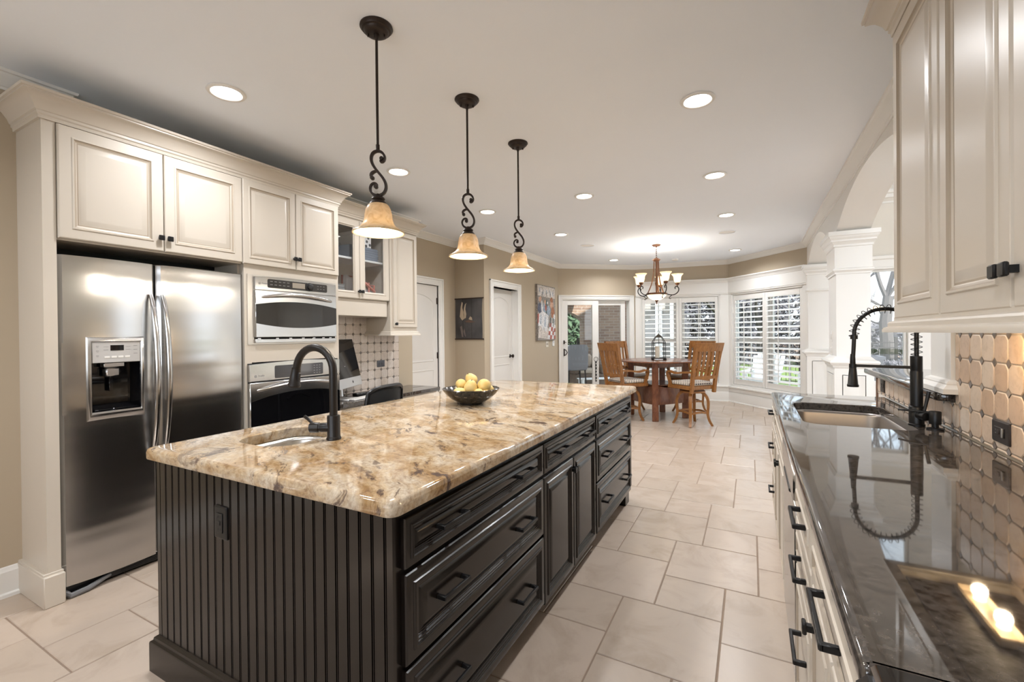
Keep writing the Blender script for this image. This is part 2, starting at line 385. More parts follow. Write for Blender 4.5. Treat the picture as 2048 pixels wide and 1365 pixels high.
# ================================================================ the room
CEILZ = 2.76
XL, XT, XD, XB, XR = -3.48, -3.65, -3.97, -3.45, .785      # near left wall, tiled wall, hall wall, far left wall, right wall
YJ = 5.62
PC, PD, PE, PF = (XB, 8.47), (-2.13, 9.5), (-.38, 9.72), (XR, 8.40)
T = .14
def wall(name, a, b, z0, z1, openings=(), m=None, thick=T, kind='structure', parent=None):
    M, Ln = wallframe(a, b); mb = MB(M); us = sorted({0, Ln}|{q for o in openings for q in o[:2]})
    for u0, u1 in zip(us, us[1:]):
        cuts = sorted((o[2], o[3]) for o in openings if o[0] < (u0+u1)/2 < o[1]); z = z0
        for c0, c1 in cuts:
            if c0 > z: mb.box(u0, u1, z, c0, -thick, 0)
            z = max(z, c1)
        if z < z1: mb.box(u0, u1, z, z1, -thick, 0)
    return mb.build(name, m or WALL, kind=kind, flat=True)
# floor: pinwheel of 18" and 12" tiles, plus the grout bed under them
mb = MB(); mb.box(-4.3, 1.3, -3.2, 9.9, -.12, -.003); mb.box(1.3, 6.2, -3.2, 8.6, -.12, -.003); mb.m = 1
u = .1545; g = .003; ox, oy = -.590, 1.838
def inroom(x, y): return -4.25 < x < 6 and -3.1 < y < (9.6 if x < .75 else 8.3)
for i in range(-24, 30):
    for j in range(-24, 30):
        x, y = ox+u*(3*i-2*j), oy+u*(2*i+3*j)
        if not inroom(x, y): continue
        for (a, b_, s_) in ((0, 0, 3), (1, 3, 2)):
            mb.box(x+a*u+g, x+(a+s_)*u-g, y+b_*u+g, y+(b_+s_)*u-g, -.012, 0, .0025)
mb.build('floor', [GROUT, FLOORT], kind='structure', ang=20)
mb = MB(); mb.prism([(-4.3, -2.2), (XR+.3, -2.2), (XR+.3, 8.5), (-.35, 9.86), (-2.2, 9.66), (-4.3, 8.0)], CEILZ, CEILZ+.1)
mb.build('ceiling', CEIL, kind='structure', flat=True)
# left side
wall('wall_left', (XL, -2.2), (XL, .885), 0, CEILZ)
wall('wall_left', (XT-.12, .885), (XT-.12, 2.715), 0, CEILZ)          # back of the appliance alcove
wall('wall_left', (XT, 2.715), (XT, 4.26), 0, CEILZ)
wall('wall_left', (XD, 4.2), (XD, YJ), 0, CEILZ, [(.10, 1.00, 0, 2.06)])
mb = MB(); mb.box(XD-.1, XT-.01, 4.10, 4.258, 0, CEILZ); mb.build('wall_left', WALL, kind='structure', flat=True)
mb = MB(); mb.box(XD-.14, XB-.14, YJ, YJ+.14, 0, CEILZ); mb.box(XB-.141, XB, YJ, 5.855, 0, CEILZ); mb.build('wall_back', WALL, kind='structure', flat=True)
wall('wall_left', (XB, 5.855), PC, 0, CEILZ, [(0, .83, 0, 2.085)])
wall('wall_far', PC, PD, 0, CEILZ, [(.085, 1.555, 0, 2.06)])
# bay: tan band above the window heads, white woodwork below
wall('wall_bay', PD, PE, 2.10, CEILZ); wall('wall_bay', PE, PF, 2.10, CEILZ)
wall('wall_bay', PD, PE, 0, 2.10, [(.09, 1.62, .31, 2.10)], m=TRIM); wall('wall_bay', PE, PF, 0, 2.10, [(.05, 1.69, .31, 2.10)], m=TRIM)
CROWN = [(0, -.085), (.008, -.085), (.012, -.072), (.02, -.070), (.03, -.058), (.052, -.034), (.066, -.024), (.070, -.016), (.082, -.014), (.086, -.004), (.086, 0)]
def crown(name, path, prof=CROWN, m=TRIM, z=CEILZ, kind='structure', **k):
    mb = MB(); mb.sweep([(o, z+h) for o, h in prof], path); return mb.build(name, m, kind=kind, ang=30, **k)
crown('trim_1', [(XL, -2.2), (XL, 1.03), (XL-.16, 1.03)])
crown('trim_2', [(XT, 2.6), (XT, 4.26), (XD, 4.26), (XD, YJ), (XB, YJ), PC, PD, PE, PF, (XR, 2.25)])
HDR = [(0, 2.098), (.014, 2.098), (.014, 2.115), (.022, 2.122), (.022, 2.322), (.030, 2.330), (.034, 2.345), (.060, 2.375), (.074, 2.382), (.074, 2.402), (0, 2.402)]
mb = MB(); mb.sweep(HDR, [(PD[0]+.012, PD[1]), PE, PF]); mb.build('trim_3', TRIM, kind='structure', ang=30)
SILL = [(0, .200), (.012, .200), (.014, .262), (.034, .272), (.044, .283), (.044, .300), (.036, .309), (0, .309)]
mb = MB(); mb.sweep(SILL, [(PD[0]+.012, PD[1]), PE, PF]); mb.build('trim_4', TRIM, kind='structure', ang=30)
BASEP = [(0, .155), (.006, .150), (.010, .138), (.015, .130), (.015, .022), (.028, .016), (.030, 0)]
def baseboard(name, path): mb = MB(); mb.sweep(BASEP[::-1], path, flip=False); mb.build(name, TRIM, kind='structure', ang=30)
baseboard('baseboard_left', [(XL, -2.2), (XL, .885)])
baseboard('baseboard_left', [(XD, 5.30), (XD, YJ), (XB, YJ), (XB, 5.79)])
baseboard('baseboard_left', [(XB, 6.77), PC, (PC[0]+.03, PC[1]+.024)])
BAYB = [(.0, .196), (.010, .192), (.016, .178), (.018, .168), (.018, .022), (.03, .016), (.032, 0)]
mb = MB(); mb.sweep(BAYB[::-1], [(PD[0]+.012, PD[1]), PE, PF]); mb.build('baseboard_bay', TRIM, kind='structure', ang=30)
# casings: flat board, bead and back band around an opening, on the wall frame
def casing(mb, u0, u1, z1, w=.095, d=.02):
    for a, b in ((u0-w, u0), (u1, u1+w)):
        mb.box(a, b, 0, z1+w, 0, d, .003)
    mb.box(u0-.001, u1+.001, z1, z1+w, 0, d-.0005, .003)
    mb.box(u0-w-.006, u0-w+.018, 0, z1+w+.006, 0, d+.012, .004); mb.box(u1+w-.018, u1+w+.006, 0, z1+w+.006, 0, d+.012, .004)
    mb.box(u0-w-.006, u1+w+.006, z1+w-.018, z1+w+.006, 0, d+.0125, .004)
    for a in (u0-.03, u1+.022): mb.box(a, a+.008, 0, z1+.03, 0, d+.004, .002)
    mb.box(u0-.03, u1+.03, z1+.022, z1+.03, 0, d+.0042, .002)
def arch_outline(x0, x1, z0, zs, rise, ins, n=10):
    x0, x1, z0 = x0+ins, x1-ins, z0+ins; zs = zs - ins*.25; P = [(x0, z0), (x1, z0)]
    for k in range(n+1):
        t = 1-2*k/n; P.append(((x0+x1)/2+t*(x1-x0)/2, zs+(rise-ins*.75)*(1-t*t)**.75))
    return P
PANP = [(0, 0), (.005, .006), (.013, .0065), (.019, .0005), (.030, .0005), (.045, .005)]
def interior_door(name, a, b, u0, u1, ztop, hinge, recess=.075, knob=None):
    M, Ln = wallframe(a, b); root = thing(name, M @ Vector(((u0+u1)/2, 0, 0)), kind='structure')
    mb = MB(M); mb.box(u0+.003, u1-.003, .008, ztop-.004, -recess-.035, -recess, .002)
    for lo, hi, ar in ((.98, ztop-.24, .11), (.22, .87, 0)):
        w0, w1 = u0+.10, u1-.10
        if w1-w0 < .2: w0, w1 = u0+.05, u1-.05
        if ar: LP = [[(p[0], p[1], -recess+h) for p in arch_outline(w0, w1, lo, hi, ar, i)] for i, h in PANP]
        else: LP = [[(x, z, -recess+h) for x, z in ((w0+i, lo+i), (w1-i, lo+i), (w1-i, hi-i), (w0+i, hi-i))] for i, h in PANP]
        mb.loops(LP)
    mb.build('door_panel', DOORW, root)
    mb = MB(M); casing(mb, u0, u1, ztop); mb.box(u0-.018, u0, 0, ztop, -.14, .002); mb.box(u1, u1+.018, 0, ztop, -.14, .002); mb.box(u0-.018, u1+.018, ztop, ztop+.018, -.14, .002)
    mb.box(u0, u0+.012, 0, ztop, -recess+.0, -recess+.03); mb.box(u1-.012, u1, 0, ztop, -recess, -recess+.03) if hinge is None else None
    mb.build('door_casing', TRIM, root)
    if hinge is not None:
        for z in (.30, 1.06, 1.84): mb = MB(M); mb.box(hinge-.012, hinge+.006, z-.045, z+.045, -recess, -recess+.012, .003); mb.build('hinge', BRONZE, root)
    if knob:
        mb = MB(M @ Matrix.Translation((knob[0], knob[1], -recess)))
        mb.lathe([(.031, 0), (.031, .005), (.024, .010), (.011, .013), (.011, .034), (.022, .040), (.029, .052), (.028, .064), (.018, .071), (.002, .073)], n=20); mb.build('door_knob', BRONZE, root)
    return root
interior_door('door_1', (XD, 4.2), (XD, YJ), .10, 1.00, 2.06, .985, recess=.012)
interior_door('door_2', (XB, 5.855), PC, 0.012, .818, 2.085, None, recess=.105, knob=(.74, .99))
# patio slider
M, Ln = wallframe(PC, PD); root = thing('door_3', M @ Vector((.82, 0, 0)), kind='structure')
mb = MB(M); casing(mb, .095, 1.545, 2.045, .085); mb.box(.083, .10, 0, 2.05, -.14, .002); mb.box(1.54, 1.557, 0, 2.05, -.14, .002); mb.box(.083, 1.557, 2.03, 2.062, -.14, .002); mb.box(.083, 1.557, 0, .03, -.14, .01)
mb.build('door_casing', TRIM, root)
def sash(mb, u0, u1, z0, z1, w0, w1, st, top, bot, st2=None):
    st2 = st if st2 is None else st2
    mb.box(u0, u0+st, z0, z1, w0, w1, .003); mb.box(u1-st2, u1, z0, z1, w0, w1, .003); mb.box(u0+st, u1-st2, z1-top, z1, w0, w1, .003); mb.box(u0+st, u1-st2, z0, z0+bot, w0, w1, .003)
for nm, u0, u1, w0 in (('sliding_panel', .103, .865, -.050), ('fixed_panel', .79, 1.472, -.105)):
    mb = MB(M); sash(mb, u0, u1, .03, 2.03, w0, w0+.045, .10 if u0 < .5 else .075, .095, .20, .135 if u0 < .5 else .095); p = mb.build(nm, TRIM, root)
    mb = MB(M); mb.box(u0+.08, u1-.09, .2, 1.95, w0+.018, w0+.026); mb.build('glass_pane', PANE, p, flat=True)
mb = MB(M); mb.box(.112, .138, 1.14, 1.215, -.005, .008, .004); mb.tube([(.125, 1.18, .008), (.165, 1.172, .022)], .006); mb.build('lock_lever', BRONZE, root)
mb = MB(M); mb.box(.113, .137, .895, 1.045, -.005, .006, .004); mb.tube([(.125, 1.03, .005), (.15, 1.02, .03), (.175, .97, .045), (.15, .92, .03), (.125, .91, .005)], .009); mb.build('door_pull', BRONZE, root)
# windows of the bay
def bay_window(name, a, b, u0, u1):
    M, Ln = wallframe(a, b); root = thing(name, M @ Vector(((u0+u1)/2, .31, 0)), kind='structure')
    mb = MB(M); mb.box(u0-.02, u0+.02, .31, 2.1, -.15, -.005); mb.box(u1-.02, u1+.02, .31, 2.1, -.15, -.005); mb.box(u0, u1, .30, .34, -.16, -.005); mb.box(u0, u1, 2.07, 2.11, -.15, -.005)
    mid = (u0+u1)/2; mb.box(mid-.055, mid+.055, .31, 2.1, -.145, -.075); mb.build('window_frame', TRIM, root)
    for x0, x1 in ((u0+.02, mid-.055), (mid+.055, u1-.02)):
        mb = MB(M); sash(mb, x0, x1, .34, 2.07, -.14, -.10, .05, .05, .07); mb.box(x0+.05, x1-.05, 1.17, 1.225, -.138, -.102)
        mb.box((x0+x1)/2-.009, (x0+x1)/2+.009, .36, 2.05, -.13, -.11); s_ = mb.build('sash', TRIM, root)
        mb = MB(M); mb.box(x0+.04, x1-.04, .36, 2.05, -.122, -.117); mb.build('glass_pane', PANE, s_, flat=True)
    return root
bay_window('window_1', PD, PE, .09, 1.62); bay_window('window_2', PE, PF, .05, 1.69)
# right wall: full height beside the sink run, half wall, two arches on square piers, great room beyond
mb = MB(); mb.box(XR+.015, XR+.30, -2.2, 2.66, 0, CEILZ); mb.build('wall_right', WALL, kind='structure', flat=True)
mb = MB(); mb.box(XR+.015, XR+.17, 2.66, 4.06, 0, 1.035); mb.build('wall_right', TRIM, kind='structure', flat=True)
def arch_wall(y0, y1, zs, rise, ylo, yhi):
    """arched spandrel: solid from the arch curve up to the ceiling, ylo..yhi overall"""
    R = ((y1-y0)**2/4+rise**2)/(2*rise); yc = (y0+y1)/2; n = 28; pts = [(ylo, zs), (y0, zs)]
    for k in range(1, n): y = y0+(y1-y0)*k/n; pts.append((y, zs+rise-R+math.sqrt(R*R-(y-yc)**2)))
    pts += [(y1, zs), (yhi, zs), (yhi, CEILZ), (ylo, CEILZ)]
    mb = MB(); mb.prism(pts, XR, XR+.285, 0); mb.build('wall_right', TRIM, kind='structure', ang=20)
arch_wall(2.92, 5.70, 2.375, .275, 2.66, 5.95); arch_wall(6.20, 8.28, 2.375, .275, 5.95, 8.60)
def pier(name, x0, x1, y0, y1, z0=0, ped=1.0):
    root = thing(name, ((x0+x1)/2, (y0+y1)/2, z0), kind='structure')
    mb = MB(); mb.box(x0, x1, y0, y1, z0, 2.38); mb.build('pier_shaft', TRIM, root, flat=True)
    cap_ = [(0, 1.945), (.012, 1.945), (.014, 1.962), (.030, 1.978), (.034, 1.980), (.034, 1.996), (.018, 2.004), (.016, 2.008), (.016, 2.222), (.028, 2.226), (.028, 2.246), (.036, 2.262), (.050, 2.276), (.054, 2.278), (.054, 2.294), (.070, 2.312), (.076, 2.33), (.086, 2.334), (.086, 2.378), (0, 2.38)]
    mb = MB(); mb.sweep([(o*.85, z) for o, z in cap_], [(x0, y0), (x1, y0), (x1, y1), (x0, y1)], closed=True); mb.build('pier_capital', TRIM, root, ang=18)
    if ped:
        d = .022
        mb = MB(); mb.box(x0-d, x1+d, y0-d, y1+d, 0, ped)
        fr_ = [(0, .001), (.045, .001), (.05, -.003), (.055, .005), (.065, .004), (.072, .0012), (.12, .0012)]
        for F_, w_ in ((frame((x0-d, y0-d, 0), (1, 0, 0), (0, 0, 1), (0, -1, 0)), x1-x0+2*d), (frame((x0-d, y1+d, 0), (0, -1, 0), (0, 0, 1), (-1, 0, 0)), y1-y0+2*d)):
            mb.M = F_; mb.raised(.02, w_-.02, .2, ped-.05, [(i, h) for i, h in fr_ if i < w_*.4])
        mb.M = None
        mb.sweep([(d, ped-.03), (d+.012, ped-.02), (d+.016, ped), (d+.034, ped+.012), (d+.044, ped+.032), (d+.034, ped+.052), (d+.012, ped+.06), (0, ped+.095)], [(x0, y0), (x1, y0), (x1, y1), (x0, y1)], closed=True)
        mb.sweep([(d, .17), (d+.01, .165), (d+.016, .15), (d+.016, 0)], [(x0, y0), (x1, y0), (x1, y1), (x0, y1)], closed=True)
        mb.build('pedestal', TRIM, root, ang=30)
    return root
pier('column_1', XR, XR+.285, 5.70, 6.20, ped=1.0); pier('column_2', XR, XR+.285, 8.28, 8.62, ped=1.0)
root = pier('column_3', XR-.004, XR+.285, 2.665, 2.915, z0=1.075, ped=0)
mb = MB(); mb.sweep([(.036, 1.076), (.036, 1.098), (.030, 1.104), (.020, 1.116), (.020, 1.122), (.014, 1.132), (0, 1.138)], [(XR-.004, 2.665), (XR+.285, 2.665), (XR+.285, 2.915), (XR-.004, 2.915)], closed=True); mb.build('pier_base', TRIM, root, ang=30)
# great room beyond the arches
IVORY = noisy('ivory_paint', (.74, .71, .65), .6, .02, 3)
wall('wall_near', (XR+.3, -2.2), (XL-.2, -2.2), 0, CEILZ, [(.5, 4.1, 1.0, 2.15)])  # unseen wall, its opening added and sized for daylight behind the camera
mb = MB(); mb.box(XL-.2, XR+.3, -3.7, -2.34, 2.2, 2.3); mb.build('added_sun_screen', CEIL, kind='structure', flat=True)  # unseen overhang added to keep the sun out of the rear opening
GH = 5.3
wall('wall_far', (XR+.285, 8.40), (6.0, 8.40), 0, GH, [(.10, .93, .55, 2.28), (1.45, 2.9, .55, 2.28), (.10, .93, 3.5, 4.9), (1.45, 2.9, 3.5, 4.9)], m=IVORY)
wall('wall_right', (6.0, 8.40), (6.0, -2.2), 0, GH, [(.9, 3.2, .3, 2.4), (4.8, 6.2, .3, 2.4)], m=IVORY)  # side openings added to send daylight through the arches
mb = MB(); mb.box(XR, 6.1, -2.2, 8.5, GH, GH+.1); mb.build('ceiling', CEIL, kind='structure', flat=True)
mb = MB(); mb.box(XR, XR+.285, -2.2, 8.6, CEILZ+.1, GH); mb.build('wall_right', WALL, kind='structure', flat=True)
M, Ln = wallframe((XR+.285, 8.40), (6.0, 8.40))
mb = MB(M)
mb.box(0, Ln, 3.30, 3.36, 0, .03, .004); mb.box(0, Ln, 3.36, 3.42, 0, .055, .01); mb.box(0, Ln, 3.22, 3.25, 0, .02, .004)
mb.box(0, Ln, 2.28, 2.42, 0, .02, .003); mb.box(0, Ln, 2.40, 2.46, 0, .05, .01); mb.box(0, Ln, 2.26, 2.29, 0, .03, .004)
mb.box(.93, 1.45, .0, 2.28, 0, .018, .003); mb.box(0, .10, 0, 2.28, 0, .018, .003); mb.box(2.9, 3.05, 0, 2.28, 0, .018, .003); mb.box(0, Ln, 0, .55, 0, .02, .003)
mb.build('trim_5', TRIM, kind='structure', ang=30)
for k, (u0, u1, z0, z1) in enumerate(((.10, .93, .55, 2.28), (1.45, 2.9, .55, 2.28), (.10, .93, 3.5, 4.9), (1.45, 2.9, 3.5, 4.9))):
    root = thing('window_%d' % (k+3), M @ Vector(((u0+u1)/2, z0, 0)), kind='structure')
    mb = MB(M); sash(mb, u0, u1, z0, z1, -.11, -.05, .035, .05, .05); mb.build('window_frame', TRIM, root)
    mb = MB(M); mb.box(u0+.03, u1-.03, z0+.04, z1-.04, -.085, -.08); mb.build('glass_pane', PANE, root, flat=True)
# plantation shutters
def shutter(M, u0, u1, z0, z1, label, group, rod=None, tilt=10, name='plantation_shutter', div=None, sp=.0945, depth=.089, w0=-.062):
    root = thing(name, M @ Vector(((u0+u1)/2, z0, 0)), label, 'shutter', group)
    st = .052
    mb = MB(M); sash(mb, u0, u1, z0, z1, w0, w0+.032, st, .10, .10); rails = [z0+.10, z1-.10]
    mb.build('shutter_frame', TRIM, root)
    n = int(round((rails[1]-rails[0])/sp)); sp = (rails[1]-rails[0])/n; mb = MB(); a = math.radians(tilt)
    sec = [(-.5, 0), (-.38, .05), (-.15, .075), (.15, .075), (.38, .05), (.5, 0), (.38, -.05), (.15, -.075), (-.15, -.075), (-.38, -.05)]
    for k in range(n):
        zc = rails[0]+sp*(k+.5); P = [(M @ Vector((x, zc, w0+.016))) for x in (u0+st+.003, u1-st-.003)]
        # width axis: horizontal towards the room, tilted so that the inner edge drops
        w = (M.to_3x3() @ Vector((0, -math.sin(a), math.cos(a)))); t = (P[1]-P[0]).normalized(); h = t.cross(w); R = []
        for p in P: R.append([mb.v(p+w*(s_[0]*depth)+h*(s_[1]*depth)) for s_ in sec])
        m_ = len(sec)
        for q in range(m_): j = (q+1) % m_; mb.f(R[0][q], R[0][j], R[1][j], R[1][q])
        mb.f(R[0][::-1]); mb.f(R[1])
    mb.build('louvers', TRIM, root, ang=50)
    if rod is not None:
        mb = MB(M); mb.box(rod-.006, rod+.006, rails[0]+.03, rails[1]-.03, w0+.016+depth/2-.006, w0+.016+depth/2+.006, .002); mb.build('tilt_rod', TRIM, root)
    for z in (z0+.3, z1-.3):
        hx = u0 if (rod is None or rod > (u0+u1)/2-1) and (u0 % 1.0) < .2 else u1
        mb = MB(M); mb.box(hx-.008, hx+.008, z-.04, z+.04, w0+.03, w0+.042, .002); mb.build('hinge', WHITEP, root)
    return root
M1, _ = wallframe(PD, PE); M2, _ = wallframe(PE, PF)
def shutter_trim(nm, M, u0, u1):
    mb = MB(M); sash(mb, u0, u1, .315, 2.095, -.07, -.018, .035, .035, .035); mb.build(nm, TRIM, kind='structure')
shutter_trim('trim_6', M1, .095, 1.615); shutter_trim('trim_7', M2, .055, 1.685)
GS = 'plantation shutters of the bay'
shutter(M1, .135, .852, .355, 2.058, 'white shutter panel behind the lantern and chandelier, nearest the patio door', GS, rod=.49, tilt=15)
shutter(M1, .856, 1.575, .355, 2.058, 'white shutter panel behind the right pair of chairs, beside the bay corner post', GS, rod=1.22, tilt=14)
shutter(M2, .095, .868, .355, 2.058, 'white shutter panel right of the bay corner post, narrower-looking of the angled pair', GS, rod=.40, tilt=20)
shutter(M2, .872, 1.645, .355, 2.058, 'white shutter panel next to the white column, above the sink counter end', GS, rod=1.19, tilt=20)
Mg, _ = wallframe((XR+.285, 8.40), (6.0, 8.40))
# light fittings of the ceiling: recessed cans
def can(x, y, label, seen=True):
    root = thing('recessed_light', (x, y, CEILZ-.012), label, 'ceiling light', 'recessed ceiling lights')
    mb = MB(); mb.lathe([(.098, CEILZ+.0), (.100, CEILZ-.004), (.096, CEILZ-.010), (.080, CEILZ-.011), (.074, CEILZ-.006), (.074, CEILZ-.001)], (x, y, 0), 40, cap=(False, False)); mb.build('trim_ring', WHITEP, root)
    mb = MB(); mb.lathe([(.0745, CEILZ-.006), (.06, CEILZ-.0075), (.002, CEILZ-.008)], (x, y, 0), 32, cap=(False, True)); mb.build('lens', LENS, root)
    l = bpy.data.lights.new('can_lamp', 'AREA'); l.shape = 'DISK'; l.size = .13; l.energy = CAN_POWER; l.color = (.96, .97, 1); l.spread = math.radians(150)
    o = bpy.data.objects.new('can_lamp', l); COL.objects.link(o); o.parent = root; o.location = (0, 0, -.012)
for x, y, lb in ((-2.64, 1.51, 'round recessed light in front of the double cabinet doors over the fridge'), (-.275, 2.92, 'large recessed light in open ceiling beside the tall right cabinet'), (-2.65, 2.94, 'recessed light just right of the nearest pendant scroll'),
                 (-.275, 4.39, 'recessed light in line with the arch springing, second along the right side'), (-1.49, 4.39, 'recessed light in the middle of the ceiling, beyond the third pendant'), (-2.645, 4.40, 'recessed light between the second and third pendants'),
                 (-.25, 5.95, 'recessed light third along the right side, near the bay'), (-2.36, 5.93, 'recessed light in line with the arched pantry door, left of a speaker'), (-2.31, 8.52, 'recessed light over the patio slider, left of the chandelier'), (-.23, 8.57, 'recessed light over the angled bay window, right of the chandelier'),
                 (-.275, .2, 'added recessed light over the near counter, out of view'), (-2.64, -.3, 'added recessed light over the near left floor, out of view'), (-1.49, -.6, 'added recessed light over the near floor, out of view')): can(x, y, lb)  # last three are unseen, added to light the near end
for x, y, lb in ((-2.29, 6.89, 'flush white ceiling speaker left of the chandelier canopy'), (-.286, 6.97, 'flush white ceiling speaker right of the chandelier canopy')):
    root = thing('ceiling_speaker', (x, y, CEILZ-.01), lb, 'speaker', 'ceiling speakers')
    mb = MB(); mb.lathe([(.115, CEILZ), (.115, CEILZ-.005), (.106, CEILZ-.008), (.103, CEILZ-.006)], (x, y, 0), 36, cap=(False, False)); mb.build('bezel', CEIL, root)
    mb = MB(); mb.lathe([(.103, CEILZ-.004), (.05, CEILZ-.006), (.002, CEILZ-.007)], (x, y, 0), 36, cap=(False, True)); mb.build('grille', WHITEP, root)
mb = MB(); mb.lathe([(.06, CEILZ), (.062, CEILZ-.012), (.054, CEILZ-.026), (.03, CEILZ-.03), (.002, CEILZ-.03)], (-1.27, 9.05, 0), 28, cap=(False, True))
mb.build('smoke_detector', WHITEP, label='small white smoke detector on the ceiling near the bay', cat='smoke detector')
# ================================================================ left run of cabinets
XF = -3.143                                    # face of the tall cabinets
FL = lambda x: frame((x, 0, 0), (0, 1, 0), (0, 0, 1), (1, 0, 0))      # u = Y, v = Z, w = +X
FR_ = lambda x: frame((x, 0, 0), (0, -1, 0), (0, 0, 1), (-1, 0, 0))   # u = -Y, v = Z, w = -X
DOORP = [(0, .014), (.003, .018), (.006, .0195), (.052, .0195), (.056, .0235), (.062, .0235), (.066, .018), (.072, .0155), (.076, .0115), (.082, .0115), (.086, .013), (.108, .0195), (.112, .0195)]
DOORP_S = [(i*.8, h) for i, h in DOORP]
def knob(M, u, v, w, parent, m=BLACK):
    mb = MB(M @ Matrix.Translation((u, v, w))); mb.box(-.008, .008, -.008, .008, 0, .018); mb.box(-.015, .015, -.015, .015, .016, .026, .003)
    return mb.build('knob', m, parent)
def door(M, u0, u1, v0, v1, parent, m=CAB, prof=DOORP, kn=None, name='door', km=BLACK):
    mb = MB(M); mb.raised(u0, u1, v0, v1, prof, gl=(6, 7, 9) if m is CAB else ()); d = mb.build(name, [CAB, GLAZE] if m is CAB else m, parent, ang=25)
    if kn: knob(M, kn[0], kn[1], .0195, d, km)
    return d
def pull(M, u, v, w, ln, parent, m=BLACK, d=.034, s=.012):
    mb = MB(M @ Matrix.Translation((u, v, w))); h = ln/2
    for e in (-1, 1): mb.prism([(e*h-(s if e > 0 else 0), 0), (e*h+(0 if e > 0 else s), 0), (e*h+(0 if e > 0 else s), d), (e*h-(s if e > 0 else 0), d)][::1], -s*.55, s*.55, 1) if False else mb.box(e*h-s/2, e*h+s/2, -s*.6, s*.6, 0, d-.004, .002)
    mb.box(-h-s/2, h+s/2, -s*.62, s*.62, d-.010, d, .0025)
    return mb.build('handle', m, parent)
MF = FL(XF)
# refrigerator surround
root = thing('refrigerator_cabinet', (XF-.2, 1.4, 0), 'tall cream cabinet surround built over the steel refrigerator, two doors above', 'cabinet')
mb = MB(); mb.box(XT-.1, XF, .884, .936, .0, 2.50); mb.build('side_panel', CAB, root, flat=True)
mb = MB(MF); mb.box(.884, .936, 0, 2.5, 0, .004); mb.box(.868, .945, .155, .17, -.4, .008, .003)
mb.box(.865, .947, 0, .158, -.36, .024, .004); mb.build('plinth', CAB, root)
mb = MB(); mb.box(XT-.1, XF-.004, .936, 1.885, 1.868, 2.50); mb.box(XT-.1, XF-.05, 1.884, 1.898, 0, 1.868); mb.build('cabinet_body', CAB, root, flat=True)
mb = MB(); mb.box(XF-.34, XF-.33, .936, 1.885, 1.75, 1.868); mb.build('gap_shade_sheet', HOLE, root, flat=True)  # black sheet stands in for the shade above the refrigerator
door(MF, .940, 1.408, 1.876, 2.462, root, kn=(1.388, 1.955)); door(MF, 1.413, 1.882, 1.876, 2.462, root, kn=(1.434, 1.955))
# oven tower
root = thing('oven_cabinet', (XF-.2, 2.3, 0), 'tall cream oven tower cabinet beside the refrigerator, two small doors on top', 'cabinet')
mb = MB(MF)
mb.box(1.90, 1.95, 0, 2.5, -.45, 0); mb.box(2.675, 2.715, 0, 2.5, -.55, 0); mb.box(1.95, 2.675, 1.80, 2.5, -.45, -.0005); mb.box(1.95, 2.675, 1.172, 1.298, -.45, -.0005); mb.box(1.95, 2.675, 0, .56, -.45, -.0005); mb.box(1.95, 2.675, .5, 1.85, -.5, -.45)
mb.build('cabinet_body', CAB, root)
door(MF, 1.888, 2.298, 1.872, 2.466, root, prof=DOORP_S, kn=(2.283, 1.955)); door(MF, 2.303, 2.710, 1.872, 2.466, root, prof=DOORP_S, kn=(2.319, 1.955))
CABCR = [(0, 2.466), (.012, 2.466), (.014, 2.482), (.020, 2.488), (.020, 2.500), (.026, 2.504), (.034, 2.525), (.052, 2.552), (.072, 2.568), (.080, 2.570), (.080, 2.577), (.088, 2.580), (.090, 2.592), (.0, 2.592)]
mb2 = MB(); mb2.sweep(CABCR, [(XT-.05, 2.712), (XF, 2.712), (XF, .884), (XT-.05, .884)], flip=True)
mb2.build('cabinet_crown', CAB, ang=30, label='cream crown moulding along the top of the fridge and oven cabinets', cat='crown moulding')
# ---------------------------------------------------------------- refrigerator
root = thing('refrigerator', (XF-.3, 1.41, 0), 'stainless steel side by side refrigerator with ice and water dispenser', 'refrigerator')
FY0, FY1, FM = .943, 1.902, 1.3765
mb = MB(); mb.box(XT-.08, XF-.075, FY0+.006, FY1-.006, .03, 1.775, .004); mb.build('cabinet_body', mat('grey_steel_side', (.12, .12, .12), .5), root)
def plan(y0, y1, ya, yb, bulge=.022, r=.016, n=14):
    """front curve of one door between ya and yb, the door itself running y0..y1; returns ccw polygon in (x, y)"""
    P = [(XF-.07, ya)]
    for k in range(n+1):
        y = ya+(yb-ya)*k/n; t = (y-y0)/(y1-y0)*2-1; e = min(y-y0, y1-y); x = XF-.014+bulge*(1-t*t)
        if e < r: x -= r-math.sqrt(max(0, r*r-(r-e)**2))
        P.append((x, y))
    P.append((XF-.07, yb)); return P[::-1]
def mkdoor(nm, y0, y1, hole=None):
    mb = MB()
    if hole is None: mb.prism(plan(y0, y1, y0, y1, n=26), .062, 1.795, 2, .004)
    else:
        a, b, z0, z1 = hole
        mb.prism(plan(y0, y1, y0, y1, n=26), .062, z0, 2); mb.prism(plan(y0, y1, y0, y1, n=26), z1, 1.795, 2)
        mb.prism(plan(y0, y1, y0, a, n=12), z0, z1, 2); mb.prism(plan(y0, y1, b, y1, n=12), z0, z1, 2)
    return mb.build(nm, STEEL, root, ang=30)
fd = mkdoor('freezer_door', FY0, FM-.004, (1.066, 1.282, .955, 1.335)); rd = mkdoor('fridge_door', FM+.004, FY1)
def fhandle(y, p):
    mb = MB(); P = []; n = 22
    for k in range(n+1):
        t = k/n; z = 1.615-(1.615-.66)*t; b_ = math.sin(PI*t)**.55; P.append((XF+.004+.046*b_, y+.012*math.sin(PI*t)*(-1 if False else 1), z))
    mb.tube(P, [.010+.006*math.sin(PI*k/n)**.5 for k in range(n+1)], 10, up=(0, 1, 0)); return mb.build('handle', STEEL2, p)
